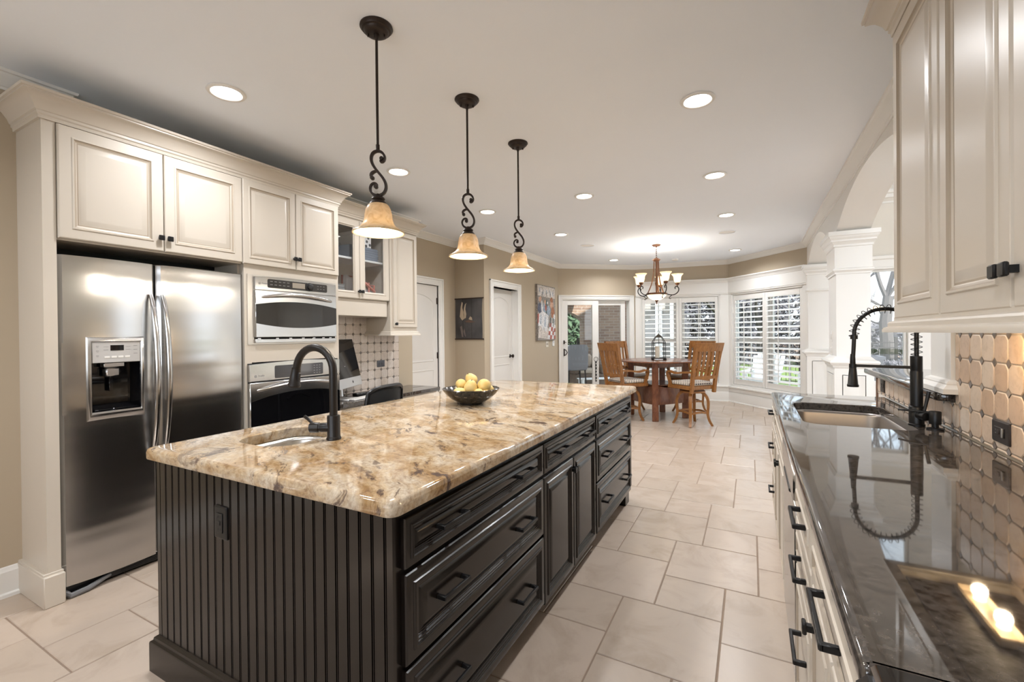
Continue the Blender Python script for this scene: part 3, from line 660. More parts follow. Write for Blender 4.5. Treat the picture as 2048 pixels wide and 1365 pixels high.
fhandle(1.342, fd); fhandle(1.402, rd)
# dispenser: flared bezel, key panel, dark niche
d0, d1, z0, z1 = 1.066, 1.282, .955, 1.335; XS = XF+.010
mb = MB(FL(XS)); o = [(d0-.022, z0-.048), (d1+.024, z0-.048), (d1+.024, z1+.03), (d0-.022, z1+.03)]; i_ = [(d0, z0), (d1, z0), (d1, z1), (d0, z1)]
mb.loops([[(a, b, -.01) for a, b in o], [(a*.75+c*.25, b*.75+d*.25, .004) for (a, b), (c, d) in zip(o, i_)], [(a*.2+c*.8, b*.2+d*.8, .010) for (a, b), (c, d) in zip(o, i_)], [(a, b, .004) for a, b in i_], [(a, b, -.03) for a, b in i_]], cap_last=False)
disp = mb.build('dispenser', STEEL2, fd, ang=40)
ng = MB(FL(XS)); ng.loops([[(d0, z0, .0), (d1, z0, .0), (d1, 1.222, .0), (d0, 1.222, .0)], [(d0+.02, z0+.03, -.075), (d1-.02, z0+.03, -.075), (d1-.02, 1.222, -.075), (d0+.02, 1.222, -.075)]]); ng.m = 1
ng.lathe([(.045, -.0), (.038, -.05), (.036, -.055)], (1.168, 1.222, -.035), 16, Matrix.Rotation(0, 4, 'X')) if False else None
ng.box(1.12, 1.215, 1.195, 1.222, -.06, -.01, .004); ng.box(1.13, 1.20, 1.14, 1.195, -.065, -.02, .01); ng.m = 0; ng.box(1.155, 1.175, 1.06, 1.14, -.06, -.045, .002); ng.box(d0+.01, d1-.01, z0, z0+.012, -.05, .003, .002)
ng.build('dispenser_niche', [BGLASS, STEEL2], fd)
kp = MB(FL(XS)); kp.box(d0, d1, 1.222, z1, -.02, .005, .002); kp.m = 1; kp.box(1.145, 1.205, 1.288, 1.318, .004, .0062); kp.m = 2
for k in range(4): kp.box(1.118+.0305*k, 1.142+.0305*k, 1.247, 1.258, .004, .0066, .001)
kp.m = 3
for k in range(3):
    kp.box(1.083, 1.095, 1.312-.026*k, 1.3145-.026*k, .004, .0058); kp.box(1.085, 1.093, 1.306-.026*k, 1.3075-.026*k, .004, .0058); kp.box(1.250, 1.268, 1.312-.022*k, 1.3145-.022*k, .004, .0058)
    kp.box(1.115, 1.137, 1.308-.016*k, 1.3095-.016*k, .004, .0058) if k < 2 else None; kp.box(1.213, 1.235, 1.308-.016*k, 1.3095-.016*k, .004, .0058) if k < 2 else None
kp.build('control_panel', [mat('silver_plastic', (.50, .49, .48), .4), BGLASS, WHITEP, GRAYT], fd)
def emblem(M, parent, r, m1, m2, name='emblem', sq=False):
    mb = MB(M)
    if sq: mb.box(-r*1.0, r*1.0, -r*1.25, r*1.25, 0, .004, .001); mb.m = 1
    mb.lathe([(r*.92, .0042), (r*.92, .0056), (r*.74, .0056), (r*.74, .0042)], (0, 0, 0), 24, cap=(False, False))
    P = [(r*.46*math.cos(a)*(.35+.65*abs(math.sin(a*1.5))), r*.46*math.sin(a), .0052) for a in [2*PI*k/24 for k in range(24)]]
    mb.tube(P, r*.09, 5, closed=True); return mb.build(name, [m1, m2], parent)
emblem(FL(XF-.014+.004) @ Matrix.Translation((1.777, 1.705, 0)), rd, .016, GRAYT, STEEL2, sq=True)
mb = MB()
mb.box(XF-.08, XF-.03, FY0+.02, FY1-.02, .018, .052)
for k in range(3): mb.box(XF-.031, XF-.026, FY0+.25, FY1-.03, .022+.010*k, .026+.010*k)
mb.box(XF-.08, XF-.05, FY0+.02, FY0+.05, 0, .02); mb.box(XF-.08, XF-.05, FY1-.05, FY1-.02, 0, .02); mb.build('kick_grille', BLKP, root)
mb = MB(); mb.tube([(XF-.03, FY0+.012, .03), (XF+.0, FY0+.03, .012), (XF-.0, FY0+.10, .018), (XF-.02, FY0+.20, .04)], [.014, .016, .014, .010], 8, up=(0, 0, 1))
mb.build('hinge_cover', mat('grey_plastic', (.16, .16, .165), .4), root)
# ---------------------------------------------------------------- ovens
def lettering(txt, M, size, m, parent):
    cu = bpy.data.curves.new('brand_lettering', 'FONT'); cu.body = txt; cu.size = size; cu.extrude = .0003; cu.shear = .15
    t_ = bpy.data.objects.new('lettering_curve', cu); COL.objects.link(t_); dg = bpy.context.evaluated_depsgraph_get(); me = bpy.data.meshes.new_from_object(t_.evaluated_get(dg)); bpy.data.objects.remove(t_)
    me.transform(M); me.transform(Matrix.Translation(-ORG[parent.name])); me.materials.clear(); me.materials.append(m)
    o = bpy.data.objects.new('brand_lettering', me); COL.objects.link(o); ORG[o.name] = ORG[parent.name]; o.parent = parent; return o
def lens_poly(y0, y1, zm, he, hc, n=20, top=True):
    P = []
    for k in range(n+1):
        t = 2*k/n-1; P.append((y0+(y1-y0)*k/n, zm-(he+(hc-he)*(1-t*t))))
    if top:
        for k in range(n+1): t = 1-2*k/n; P.append((y1-(y1-y0)*k/n, zm+(he+(hc-he)*(1-t*t))))
    return P
def bar_handle(y0, y1, z0, zc, parent, out=.055):
    mb = MB(); n = 24; P = []
    for k in range(n+1):
        t = k/n; s_ = math.sin(PI*t); P.append((XF+.012+out*min(1, s_**.6), y0+(y1-y0)*t, z0+(zc-z0)*s_))
    mb.tube(P, [.009+.006*math.sin(PI*k/n)**.5 for k in range(n+1)], 10, up=(0, 0, 1)); return mb.build('handle', STEEL2, parent)
root = thing('built_in_oven', (XF-.2, 2.31, 1.30), 'upper stainless speed oven with round dial and curved window', 'oven')
y0, y1 = 1.967, 2.672
mb = MB(MF); mb.box(1.921, 2.69, 1.300, 1.803, -.02, .004); mb.box(y0, y1, 1.300, 1.80, -.40, .002); mb.build('trim_frame', mat('champagne_steel', (.55, .52, .48), .35, .9), root)
mb = MB(MF); mb.prism([(y0, 1.697), (y1, 1.697), (y1, 1.788)]+[(y1-(y1-y0)*k/14, 1.788+.012*math.sin(PI*k/14)) for k in range(1, 14)]+[(y0, 1.788)], .004, .022, 2, .002); cp = mb.build('control_panel', STEEL2, root)
mb = MB(MF); mb.prism(rrect(2.060, 2.582, 1.716, 1.780, .012, 4), .021, .0235, 2, .0008); mb.m = 1; mb.box(2.262, 2.372, 1.730, 1.770, .023, .0242, .0004); mb.m = 2
for a in range(5):
    for b in range(2): mb.box(2.080+.034*a, 2.100+.034*a, 1.737+.024*b, 1.742+.024*b, .0232, .0239)
for a in range(3):
    for b in range(2): mb.box(2.485+.028*a, 2.500+.028*a, 1.737+.022*b, 1.742+.022*b, .0232, .0239)
mb.build('display', [mat('smoked_glass', (.035, .032, .03), .08), mat('lcd', (.32, .28, .23), .2), mat('key_grey', (.16, .155, .15), .5)], cp)
mb = MB(MF @ Matrix.Translation((2.412, 1.748, .0235))); mb.lathe([(.034, 0), (.034, .004), (.026, .006), (.024, .022), (.020, .025), (.002, .025)], n=28); mb.build('dial', [BLKP], cp)
emblem(MF @ Matrix.Translation((2.000, 1.742, .0175)), cp, .009, GRAYT, GRAYT); lettering('Profile', MF @ Matrix.Translation((2.016, 1.738, .0225)), .016, GRAYT, cp)
mb = MB(MF); mb.box(y0, y1, 1.352, 1.692, .002, .026, .003); dr = mb.build('oven_door', STEEL2, root)
mb = MB(MF); mb.prism(lens_poly(y0+.001, y1-.001, 1.521, .068, .100), .0255, .0275, 2, .0006); mb.build('oven_window', mat('oven_glass', (.02, .019, .018), .04, 0, .7), dr)
bar_handle(2.003, 2.634, 1.642, 1.672, dr)
mb = MB(MF); mb.box(y0, y1, 1.338, 1.352, -.02, .006); mb.build('vent_gap', HOLE, root, flat=True)
mb = MB(MF); mb.box(y0, y1, 1.312, 1.338, -.02, .02, .002); mb.m = 0
for yy in (2.00, 2.14, 2.25, 2.36, 2.46, 2.55, 2.62): mb.box(yy-.012, yy+.012, 1.338, 1.346, .004, .012)
mb.build('lower_trim', STEEL2, root)
root = thing('built_in_oven', (XF-.2, 2.31, .56), 'lower stainless wall oven with dark arched window, behind the island faucet', 'oven')
y0, y1 = 1.917, 2.698
mb = MB(MF); mb.box(y0, y1, .56, 1.165, -.45, .003); mb.build('oven_body', BLKP, root)
mb = MB(MF); mb.prism([(y0, 1.036), (y1, 1.036), (y1, 1.156)]+[(y1-(y1-y0)*k/14, 1.156+.014*math.sin(PI*k/14)) for k in range(1, 14)]+[(y0, 1.156)], .003, .026, 2, .002); cp = mb.build('control_panel', STEEL2, root)
mb = MB(MF); mb.prism(rrect(2.105, 2.530, 1.046, 1.140, .012, 4), .025, .0275, 2, .0008); mb.m = 1
for a in range(3):
    for b in range(4): mb.box(2.44+.025*a, 2.452+.025*a, 1.058+.02*b, 1.064+.02*b, .0272, .0279)
mb.build('display', [mat('grey_display_glass', (.06, .06, .065), .06), mat('key_grey', (.2, .2, .2), .5)], cp)
emblem(MF @ Matrix.Translation((1.960, 1.072, .0215)), cp, .010, GRAYT, GRAYT); lettering('Profile', MF @ Matrix.Translation((1.978, 1.068, .0265)), .018, GRAYT, cp)
mb = MB(MF); mb.box(y0, y1, .58, 1.026, .003, .03, .004); dr = mb.build('oven_door', STEEL2, root)
n = 20; P = [(y0+.004, .62), (y1-.004, .62)]+[(y1-.004-(y1-y0-.008)*k/n, .893+.046*(1-(2*k/n-1)**2)) for k in range(n+1)]
mb = MB(MF); mb.prism(P, .0295, .0315, 2, .0006); mb.build('oven_window', BGLASS, dr)
bar_handle(1.952, 2.665, .965, 1.003, dr)
# ---------------------------------------------------------------- glass cabinet over the desk, narrow cabinet beside it
XG = -3.32; MG = FL(XG)
root = thing('glass_door_cabinet', (XG-.15, 3.11, 1.54), 'cream wall cabinet with two glass doors over the desk', 'cabinet')
mb = MB(); a, b, z0, z1 = 2.72, 3.508, 1.706, 2.47
mb.box(XT+.002, XT+.014, a, b, z0, z1); mb.box(XT, XG, a, a+.018, z0, z1); mb.box(XT, XG, b-.018, b, z0, z1); mb.box(XT, XG, a, b, z0, z0+.018); mb.box(XT, XG, a, b, z1-.018, z1)
mb.build('cabinet_body', CAB, root, flat=True)
mb = MB(); mb.box(XT+.015, XG-.02, a+.02, b-.02, 2.082, 2.102, .002); mb.build('shelf', mat('shelf_white', (.72, .71, .69), .4), root)
mb = MB(); mb.box(XT+.015, XG-.004, a, b-.012, 1.545, 1.704, .003); mb.build('valance', CAB, root)
GP = [(0, .014), (.003, .018), (.006, .0195), (.048, .0195), (.052, .0225), (.058, .0225), (.062, .016), (.067, .012), (.071, .010), (.071, 0)]
for u0, u1, kn in ((2.722, 3.110, (3.093, 1.778)), (3.115, 3.506, (3.132, 1.778))):
    mb = MB(MG); R = []
    for i, h in [(0, 0)]+GP: R.append([(u0+i, z0+.004+i, h), (u1-i, z0+.004+i, h), (u1-i, z1-.02-i, h), (u0+i, z1-.02-i, h)])
    mb.loops(R, cap_last=False); d = mb.build('door', CAB, root, ang=25); knob(MG, kn[0], kn[1], .0195, d)
    mb = MB(MG); mb.box(u0+.068, u1-.068, z0+.07, z1-.088, .004, .008); mb.build('glass_pane', CABGLASS, d, flat=True)
XN = -3.30; MN = FL(XN)
root = thing('narrow_cabinet', (XN-.15, 3.73, 1.37), 'narrow tall cream wall cabinet at the end of the desk', 'cabinet')
mb = MB(); mb.box(XT, XN, 3.515, 3.925, 1.405, 2.475); mb.build('cabinet_body', CAB, root, flat=True)
door(MN, 3.553, 3.920, 1.44, 2.455, root, prof=DOORP_S, kn=(3.572, 1.475))
RAIL = [(0, 1.408), (.004, 1.408), (.004, 1.396), (.016, 1.392), (.020, 1.386), (.020, 1.374), (.030, 1.370), (.034, 1.362), (.034, 1.352), (0, 1.352)]
mb = MB(); mb.sweep(RAIL, [(XT, 3.925), (XN, 3.925), (XN, 3.515), (XT, 3.515)], flip=True); mb.box(XT, XN, 3.516, 3.924, 1.353, 1.404); mb.build('light_rail', CAB, root, ang=30)
mb = MB(); CR2 = [(o, z) for o, z in CABCR]
mb.sweep(CR2, [(XT, 3.928), (XN, 3.928), (XN, 3.512), (XG, 3.512), (XG, 2.70)], flip=True); mb.build('cabinet_crown', CAB, ang=30, label='cream crown moulding over the glass doors and narrow cabinet', cat='crown moulding')
# things behind the glass
mb = MB(); mb.box(-.125, .125, -.10, .10, 0, .145, .004); mb.m = 1; mb.box(-.128, .128, -.103, .103, .110, .148, .004); mb.m = 2
for k, (yy, zz) in enumerate(((-.07, .065), (-.02, .04), (.04, .06), (.08, .03), (-.085, .02), (.03, .015), (-.035, .13), (.06, .098))):
    mb.lathe([(.0145, 0), (.0145, .0015)], (0, 0, 0), 14, Matrix.Translation((.1245 if zz < .11 else .1275, yy, zz)) @ Matrix.Rotation(PI/2, 4, 'Y'))
o = mb.build('gift_box', [mat('box_white', (.78, .77, .76), .5), mat('box_white_lid', (.8, .79, .78), .5), mat('polka_black', (.05, .05, .05), .5)], loc=(0, 0, 0), label='white polka dot box on top of the blue crate behind the glass', cat='box')
o.location = (-3.50, 3.235, 2.2325)
mb = MB(); mb.box(-3.63, -3.37, 3.05, 3.42, 2.102, 2.232, .004); 
for k in range(5): mb.box(-3.371, -3.366, 3.06, 3.43, 2.115+.023*k, 2.123+.023*k, .002)
mb.build('storage_box', mat('slate_blue_box', (.20, .23, .28), .6), label='slate blue ribbed storage box on the shelf behind the right glass door', cat='box')
WG = glass('thin_wine_glass', (.93, .95, .97), 1.5)
def goblet(x, y, z, label):
    mb = MB(); mb.lathe([(.030, 0), (.030, .002), (.006, .006), (.004, .03), (.006, .055), (.024, .068), (.031, .095), (.027, .135), (.025, .135), (.029, .095), (.022, .07), (.001, .062)], (x, y, z), 20, cap=(True, True)); mb.build('wine_glass', WG, label=label, cat='glass', group='stemware behind the left glass door')
for k in range(3): goblet(-3.45, 2.83+.075*k, 2.103, 'clear stemmed glass on the shelf behind the left glass door')
for k in range(2): goblet(-3.54, 2.86+.085*k, 2.103, 'clear stemmed glass at the back of the shelf, left glass door')
PINK = mat('coral_acrylic', (.60, .22, .17), .3); root = thing('file_rack', (-3.48, 3.25, 1.725), 'coral wire file rack on the cabinet floor behind the right glass door', 'rack')
mb = MB()
for yy in (3.16, 3.24, 3.32, 3.39): mb.tube([(-3.60, yy, 1.725), (-3.60, yy, 1.96-.30*(yy-3.16)), (-3.40, yy, 1.93-.30*(yy-3.16)), (-3.40, yy, 1.725)], .010, 6)
mb.tube([(-3.40, 3.12, 1.97), (-3.40, 3.40, 1.80)], .014, 6); mb.tube([(-3.40, 3.12, 1.74), (-3.40, 3.42, 1.74)], .007, 6); mb.build('frame', PINK, root)
mb = MB(FL(-3.47)); mb.prism([(3.05, 1.73), (3.10, 1.73), (3.37, 1.775), (3.37, 1.80), (3.06, 1.945)], 0, .05, 2, .002); mb.build('folder', mat('pale_folder', (.55, .52, .52), .5), root)
root = thing('magazine_stack', (-3.48, 2.90, 1.725), 'pile of grey striped magazines behind the left glass door', 'magazines')
for k in range(9): mb = MB(); mb.box(-3.60, -3.385, 2.80, 2.995+.004*(k % 3), 1.725+.0135*k, 1.737+.0135*k, .001); mb.build('magazine', mat('grey_cover', (.18+.14*(k % 2),)*3, .5), root)
# tiled backsplash behind the desk
def tiles(name, F, u0, u1, v0, v1, pitch=.1005, uo=0, vo=0, cut=.019, th=.006, kind='structure', m=None):
    mb = MB(F); mb.box(u0, u1, v0, v1, 0, .0025); mb.m = 1; g = .0022
    def clip(P):
        for ax, lim, sg in ((0, u0+.001, 1), (0, u1-.001, -1), (1, v0+.001, 1), (1, v1-.001, -1)):
            Q = []
            for i in range(len(P)):
                a, b = P[i-1], P[i]; ia, ib = (a[ax]-lim)*sg >= 0, (b[ax]-lim)*sg >= 0
                if ia != ib: t = (lim-a[ax])/(b[ax]-a[ax]); Q.append((a[0]+(b[0]-a[0])*t, a[1]+(b[1]-a[1])*t))
                if ib: Q.append(b)
            P = Q
            if len(P) < 3: return None
        # drop doubles
        R = [p for i, p in enumerate(P) if (p[0]-P[i-1][0])**2+(p[1]-P[i-1][1])**2 > 1e-8]
        return R if len(R) > 2 else None
    nu, nv = int((u1-u0)/pitch)+3, int((v1-v0)/pitch)+3
    for i in range(-1, nu):
        for j in range(-1, nv):
            a, b = u0+uo+i*pitch, v0+vo+j*pitch; p, c = pitch, cut
            O = [(a+c, b+g), (a+p-c, b+g), (a+p-g, b+c), (a+p-g, b+p-c), (a+p-c, b+p-g), (a+c, b+p-g), (a+g, b+p-c), (a+g, b+c)]
            q = clip(O)
            if q:
                mb.m = 1; ins = offset(q, .0028)
                R = [[mb.v((x, y, .002)) for x, y in q], [mb.v((x, y, th-.002)) for x, y in q], [mb.v((x, y, th)) for x, y in ins]]
                for A, B in zip(R, R[1:]):
                    for k in range(len(q)): l = (k+1) % len(q); mb.f(A[k], A[l], B[l], B[k])
                mb.f(R[-1])
            d = c-g*1.9; q = clip([(a, b-d), (a+d, b), (a, b+d), (a-d, b)])
            if q:
                mb.m = 2; A = [mb.v((x, y, .002)) for x, y in q]; B = [mb.v((x, y, th-.0005)) for x, y in q]
                for k in range(len(q)): l = (k+1) % len(q); mb.f(A[k], A[l], B[l], B[k])
                mb.f(B)
    return mb.build(name, [GROUTB, m or STONE, DOT], kind=kind, ang=30)
tiles('wall_backsplash_left', FL(XT), 2.715, 4.015, .755, 1.62, .0985, .03, .025, m=STONE_LIT)
def outlet(M, u, v, label, m, m2, horiz=True, style='duplex', w=.115, h=.072):
    if not horiz: w, h = h, w
    root = thing('power_outlet', M @ Vector((u, v-h/2, 0)), label, 'outlet')
    mb = MB(M @ Matrix.Translation((u, v, .0))); mb.loops([[(x, y, z) for x, y in rrect(-w/2+i, w/2-i, -h/2+i, h/2-i, .004, 2)] for i, z in ((0, 0), (0, .004), (.003, .0065), (.006, .007))]); mb.build('cover_plate', m, root)
    mb = MB(M @ Matrix.Translation((u, v, .007)))
    if style == 'gfci':
        a, b = (.035, .017) if horiz else (.017, .035); mb.box(-a, a, -b, b, 0, .003, .001); mb.m = 1
        for s_ in (-.022, .022):
            for q in (-.006, .006): mb.box(s_-.004, s_+.004, q-.001, q+.001, .003, .0033) if horiz else mb.box(q-.001, q+.001, s_-.004, s_+.004, .003, .0033)
        mb.m = 0; mb.box(-.006, .006, -.008, .008, .003, .005, .001)
        if horiz: mb.m = 1; mb.box(.024, .034, -.016, .016, .003, .006, .001)
    else:
        for s_ in (-.02, .02):
            c = (s_, 0) if horiz else (0, s_); mb.m = 0; mb.prism(rrect(c[0]-.014, c[0]+.014, c[1]-.014, c[1]+.014, .008, 4), 0, .0025, 2); mb.m = 1
            for q in (-.005, .005): mb.box(c[0]-.004, c[0]+.004, c[1]+q-.001, c[1]+q+.001, .0025, .0029) if horiz else mb.box(c[0]+q-.001, c[0]+q+.001, c[1]-.004, c[1]+.004, .0025, .0029)
    mb.build('receptacle', [m, m2], root); return root
PEWT = mat('pewter_plate', (.09, .095, .11), .4, .3); outlet(FL(XT+.006), 3.722, 1.042, 'dark pewter outlet on the tiles behind the desk', PEWT, HOLE)
# desk: dark stone top, paper drawer edge and knee space
root = thing('desk_counter', (-3.4, 3.45, 0), 'built in desk with dark stone top under the glass cabinet', 'desk')
P = [(XT+.006, 2.722), (-3.17, 2.722), (-3.17, 4.17), (-3.19, 4.20), (XT+.006, 4.20)]
mb = MB(); mb.prism(P, .715, .755, 2, .005); mb.build('desk_top', GRANB, root)
mb = MB(); mb.box(XT, -3.21, 2.735, 4.16, .60, .715, .002); mb.box(XT, -3.21, 2.722, 2.74, 0, .715); mb.box(XT, -3.21, 3.75, 4.16, 0, .60, .002); mb.build('desk_cabinet', CAB, root)
for k, (z0, z1) in enumerate(((.43, .59), (.25, .42), (.08, .24))): d = door(FL(-3.21), 3.76, 4.15, z0, z1, root, prof=DOORP_S, name='drawer'); pull(FL(-3.21), 3.955, (z0+z1)/2, .0195, .10, d)
# computer on the desk
root = thing('desktop_computer', (-3.42, 3.02, .755), 'all in one computer with silver chin on the desk under the glass cabinet', 'computer')
Rm = Matrix.Translation((-3.405, 3.00, .755)) @ Matrix.Rotation(math.radians(24), 4, 'Z')
MC = Rm @ frame((0, 0, 0), (0, 1, 0), (0, 0, 1), (1, 0, 0)) @ Matrix.Translation((0, .34, 0)) @ Matrix.Rotation(math.radians(-13), 4, 'X')
ALU = mat('aluminium', (.72, .73, .75), .3, .85)
mb = MB(MC); mb.prism(rrect(-.305, .305, -.235, .235, .012, 4), -.012, 0, 2, .002); bod = mb.build('display_case', ALU, root)
mb = MB(MC); mb.prism(rrect(-.302, .302, -.145, .232, .008, 3), -.0005, .0015, 2, .0004); mb.build('screen', mat('screen_glass', (.006, .006, .007), .05, 0, .6), root)
mb = MB(MC @ Matrix.Translation((.10, -.19, .0008))); P = [(.011*math.cos(t)*(1-.16*math.exp(-((t-PI/2)/.35)**2)), .012*math.sin(t)) for t in [2*PI*k/20 for k in range(20)]]
mb.prism(P, -.0005, .0006, 2); mb.prism([(0, .013), (.006, .019), (.002, .013)], -.0005, .0006, 2); mb.build('emblem', BLKP, root)
mb = MB(MC); mb.m = 0; P = [(-.20, -.10, -.012), (-.10, -.0, -.10)]; mb.tube([(0, -.02, -.012), (0, -.12, -.075), (0, -.30, -.10)], .02, 8); mb.M = Rm; mb.box(-.10, .09, -.10, .10, 0, .007, .003); mb.build('stand', ALU, root)
mb = MB(Matrix.Translation((-3.30, 3.10, .755)) @ Matrix.Rotation(math.radians(8), 4, 'Z')); mb.box(-.055, .055, -.15, .15, 0, .008, .003); mb.m = 1
for i in range(5):
    for j in range(13): mb.box(-.045+.019*i, -.030+.019*i, -.142+.0222*j, -.124+.0222*j, .0075, .0105)
mb.build('keyboard', [mat('keyboard_base', (.6, .6, .6), .4), WHITEP], label='slim white keyboard in front of the desktop computer', cat='keyboard')
mb = MB(); mb.box(-3.50, -3.43, 3.18, 3.36, .7555, .785, .006); mb.build('sound_bar', BLKP, label='small black speaker bar on the desk behind the keyboard', cat='speaker')
mb = MB(Matrix.Translation((-3.30, 3.40, .755)) @ Matrix.Rotation(.2, 4, 'Z')); mb.box(-.105, .105, -.15, .15, 0, .012, .001); mb.build('paper_stack', mat('paper', (.8, .79, .77), .7), label='white paper pile on the desk behind the chair back', cat='paper')
# office chair
root = thing('office_chair', (-2.80, 2.72, 0), 'black mesh back office chair tucked at the desk', 'chair'); MCh = Matrix.Translation((-2.78, 2.69, .035)) @ Matrix.Rotation(math.radians(3), 4, 'Z')
MESHM = mat('black_mesh', (.012, .013, .015), .6)
mb = MB(MCh); n = 16; P = []
def backp(t, s_): # t along width -1..1, s_ height 0..1
    return Vector((.20+.05*s_-.06*(abs(t)**2.2), t*.215*(1-.12*s_*s_), .50+.42*s_))
ring_ = [(-1+2*k/n, 1-.10*((-1+2*k/n)**4)) for k in range(n+1)]+[(1, .9-.9*k/8) for k in range(1, 9)]+[(1-2*k/n, 0) for k in range(1, n+1)]+[(-1, .9*k/8) for k in range(1, 8)]
mb.tube([backp(*q) for q in ring_], .017, 8, closed=True, up=(1, 0, 0)); mb.build('back_frame', BLKP, root)
mb = MB(MCh); R = [[mb.v(backp(-.95+1.9*i/12, .03+(.93-.08*abs(-.95+1.9*i/12)**4)*j/8)) for i in range(13)] for j in range(9)]
for j in range(8):
    for i in range(12): mb.f(R[j][i], R[j][i+1], R[j+1][i+1], R[j+1][i])
mb.build('back_mesh', MESHM, root, ang=60)
mb = MB(MCh); mb.tube([backp(-.55, .62), backp(-.2, .70), backp(.2, .70), backp(.55, .62)], .014, 8); mb.build('lumbar_bar', BLKP, root)
mb = MB(MCh); mb.prism(rrect(-.26, .20, -.23, .23, .08, 5), .43, .50, 2, .02); mb.build('seat', MESHM, root)
mb = MB(MCh); mb.tube([(.19, 0, .46), (.27, 0, .50), (.24, 0, .66)], .022, 8); mb.lathe([(.03, .12), (.03, .43)], n=14); mb.build('post', BLKP, root)
for k in range(5):
    a = 2*PI*k/5+.3; mb = MB(MCh); mb.tube([(0, 0, .12), (.28*math.cos(a), .28*math.sin(a), .045)], [.025, .015], 8); mb.lathe([(.03, -.02), (.03, .02)], n=14, M=Matrix.Translation((.28*math.cos(a), .28*math.sin(a), -.005)) @ Matrix.Rotation(a, 4, 'Z') @ Matrix.Rotation(PI/2, 4, 'X')); mb.build('caster_leg', BLKP, root)
# ================================================================ island
XI = -.875; MI = FL(XI); IY0, IY1 = .93, 3.72; IXL = -2.147
root = thing('kitchen_island', (-1.5, 2.3, 0), 'espresso island cabinet with beadboard end, drawers and doors, below the gold granite', 'island')
mb = MB(); mb.box(IXL, XI-.001, IY0+.012, IY1, .10, .60); mb.box(IXL, XI-.001, IY0+.012, 1.10, .60, .867); mb.box(IXL, XI-.001, 1.51, IY1, .60, .867); mb.box(IXL, -2.01, 1.10, 1.51, .60, .867); mb.box(-1.63, XI-.001, 1.10, 1.51, .60, .867); mb.box(IXL+.03, XI-.06, IY0+.05, IY1-.05, 0, .10); mb.build('cabinet_body', DARK, root, flat=True)
# beadboard end panel: boards with a bead and groove
mb = MB(frame((IXL, IY0+.012, 0), (1, 0, 0), (0, 0, 1), (0, -1, 0))); Wd = XI-IXL; n = 25; p = (Wd-.05)/n; P = [(0, 0), (0, .012), (.024, .012), (.0245, .007), (.027, .007)]
x = .027
for k in range(n):
    e = x+p
    P += [(x, .011), (x+.002, .012), (e-.0105, .012), (e-.0100, .0065), (e-.0085, .0065), (e-.0070, .0105), (e-.0055, .0118), (e-.004, .0105), (e-.0025, .0065), (e-.001, .0065)]
    x = e
P += [(Wd-.022, .012), (Wd, .012), (Wd, 0)]
R0 = [mb.v((a, .10, b)) for a, b in P]; R1 = [mb.v((a, .866, b)) for a, b in P]
for k in range(len(P)-1): mb.f(R0[k], R1[k], R1[k+1], R0[k+1]) if False else mb.f(R0[k+1], R0[k], R1[k], R1[k+1])
mb.build('beadboard_panel', DARK, root, ang=25)
mb2 = MB(); mb2.sweep([(0, .142), (.004, .140), (.012, .134), (.014, .124), (.022, .120), (.024, .114), (.024, 0), (0, 0)], [(IXL, IY1), (IXL, IY0), (XI-.03, IY0)], flip=False)
mb2.build('plinth', DARK, root, ang=30)
IDP = [(0, .014), (.003, .019), (.006, .020), (.030, .020), (.033, .0245), (.036, .026), (.040, .026), (.043, .022), (.046, .022), (.048, .019), (.052, .0185), (.055, .014), (.058, .0135), (.060, .0105), (.064, .0105), (.067, .013), (.088, .0200), (.092, .0203)]
IDS = [(i*.72, h) for i, h in IDP]
BZ = (.705, .842); C1, C2, C3 = (.962, 1.904), (1.912, 2.692), (2.716, 3.612)
def isl(u0, u1, z0, z1, name, hs, prof, hl=.13):
    d = door(MI, u0, u1, z0, z1, root, m=DARK, prof=prof, name=name)
    for h in hs: pull(MI, h, (z0+z1)/2, .020, hl, d, m=BLACK)
    return d
for (u0, u1) in (C1, C3):
    w = u1-u0
    for z0, z1, pf in ((.700, .843, IDS), (.425, .684, IDP), (.100, .411, IDP)): isl(u0, u1, z0, z1, 'drawer', (u0+w*.22, u1-w*.22) if u0 < 1 else (u0+w*.24, u1-w*.20), pf)
w = C2[1]-C2[0]; isl(C2[0], C2[1], .700, .843, 'drawer', (C2[0]+w*.27, C2[1]-w*.20), IDS)
door(MI, C2[0], 2.300, .088, .684, root, m=DARK, prof=IDP, kn=(2.286, .622)); door(MI, 2.307, C2[1], .088, .684, root, m=DARK, prof=IDP, kn=(2.321, .622))
mb = MB(); mb.prism([(3.235, .095), (3.235, .07), (3.40, 0), (3.60, 0), (3.60, .095)][::1], XI-.05, XI+.004, 0) if False else mb.box(XI-.08, XI+.003, 3.50, 3.612, 0, .10, .003)
mb.build('foot', DARK, root)
mb = MB(); mb.box(XI-.08, XI+.003, .962, 1.06, 0, .10, .003); mb.build('foot', DARK, root)
mb = MB(); mb.box(XI-.09, XI-.075, .962, 3.6, 0, .10); mb.build('toe_kick', DARK, root, flat=True)
o = outlet(frame((0, IY0+.0, 0), (1, 0, 0), (0, 0, 1), (0, -1, 0)), -1.688, .690, 'black outlet on the beadboard end of the island', BLACK, HOLE, horiz=False, style='gfci', w=.118, h=.076)
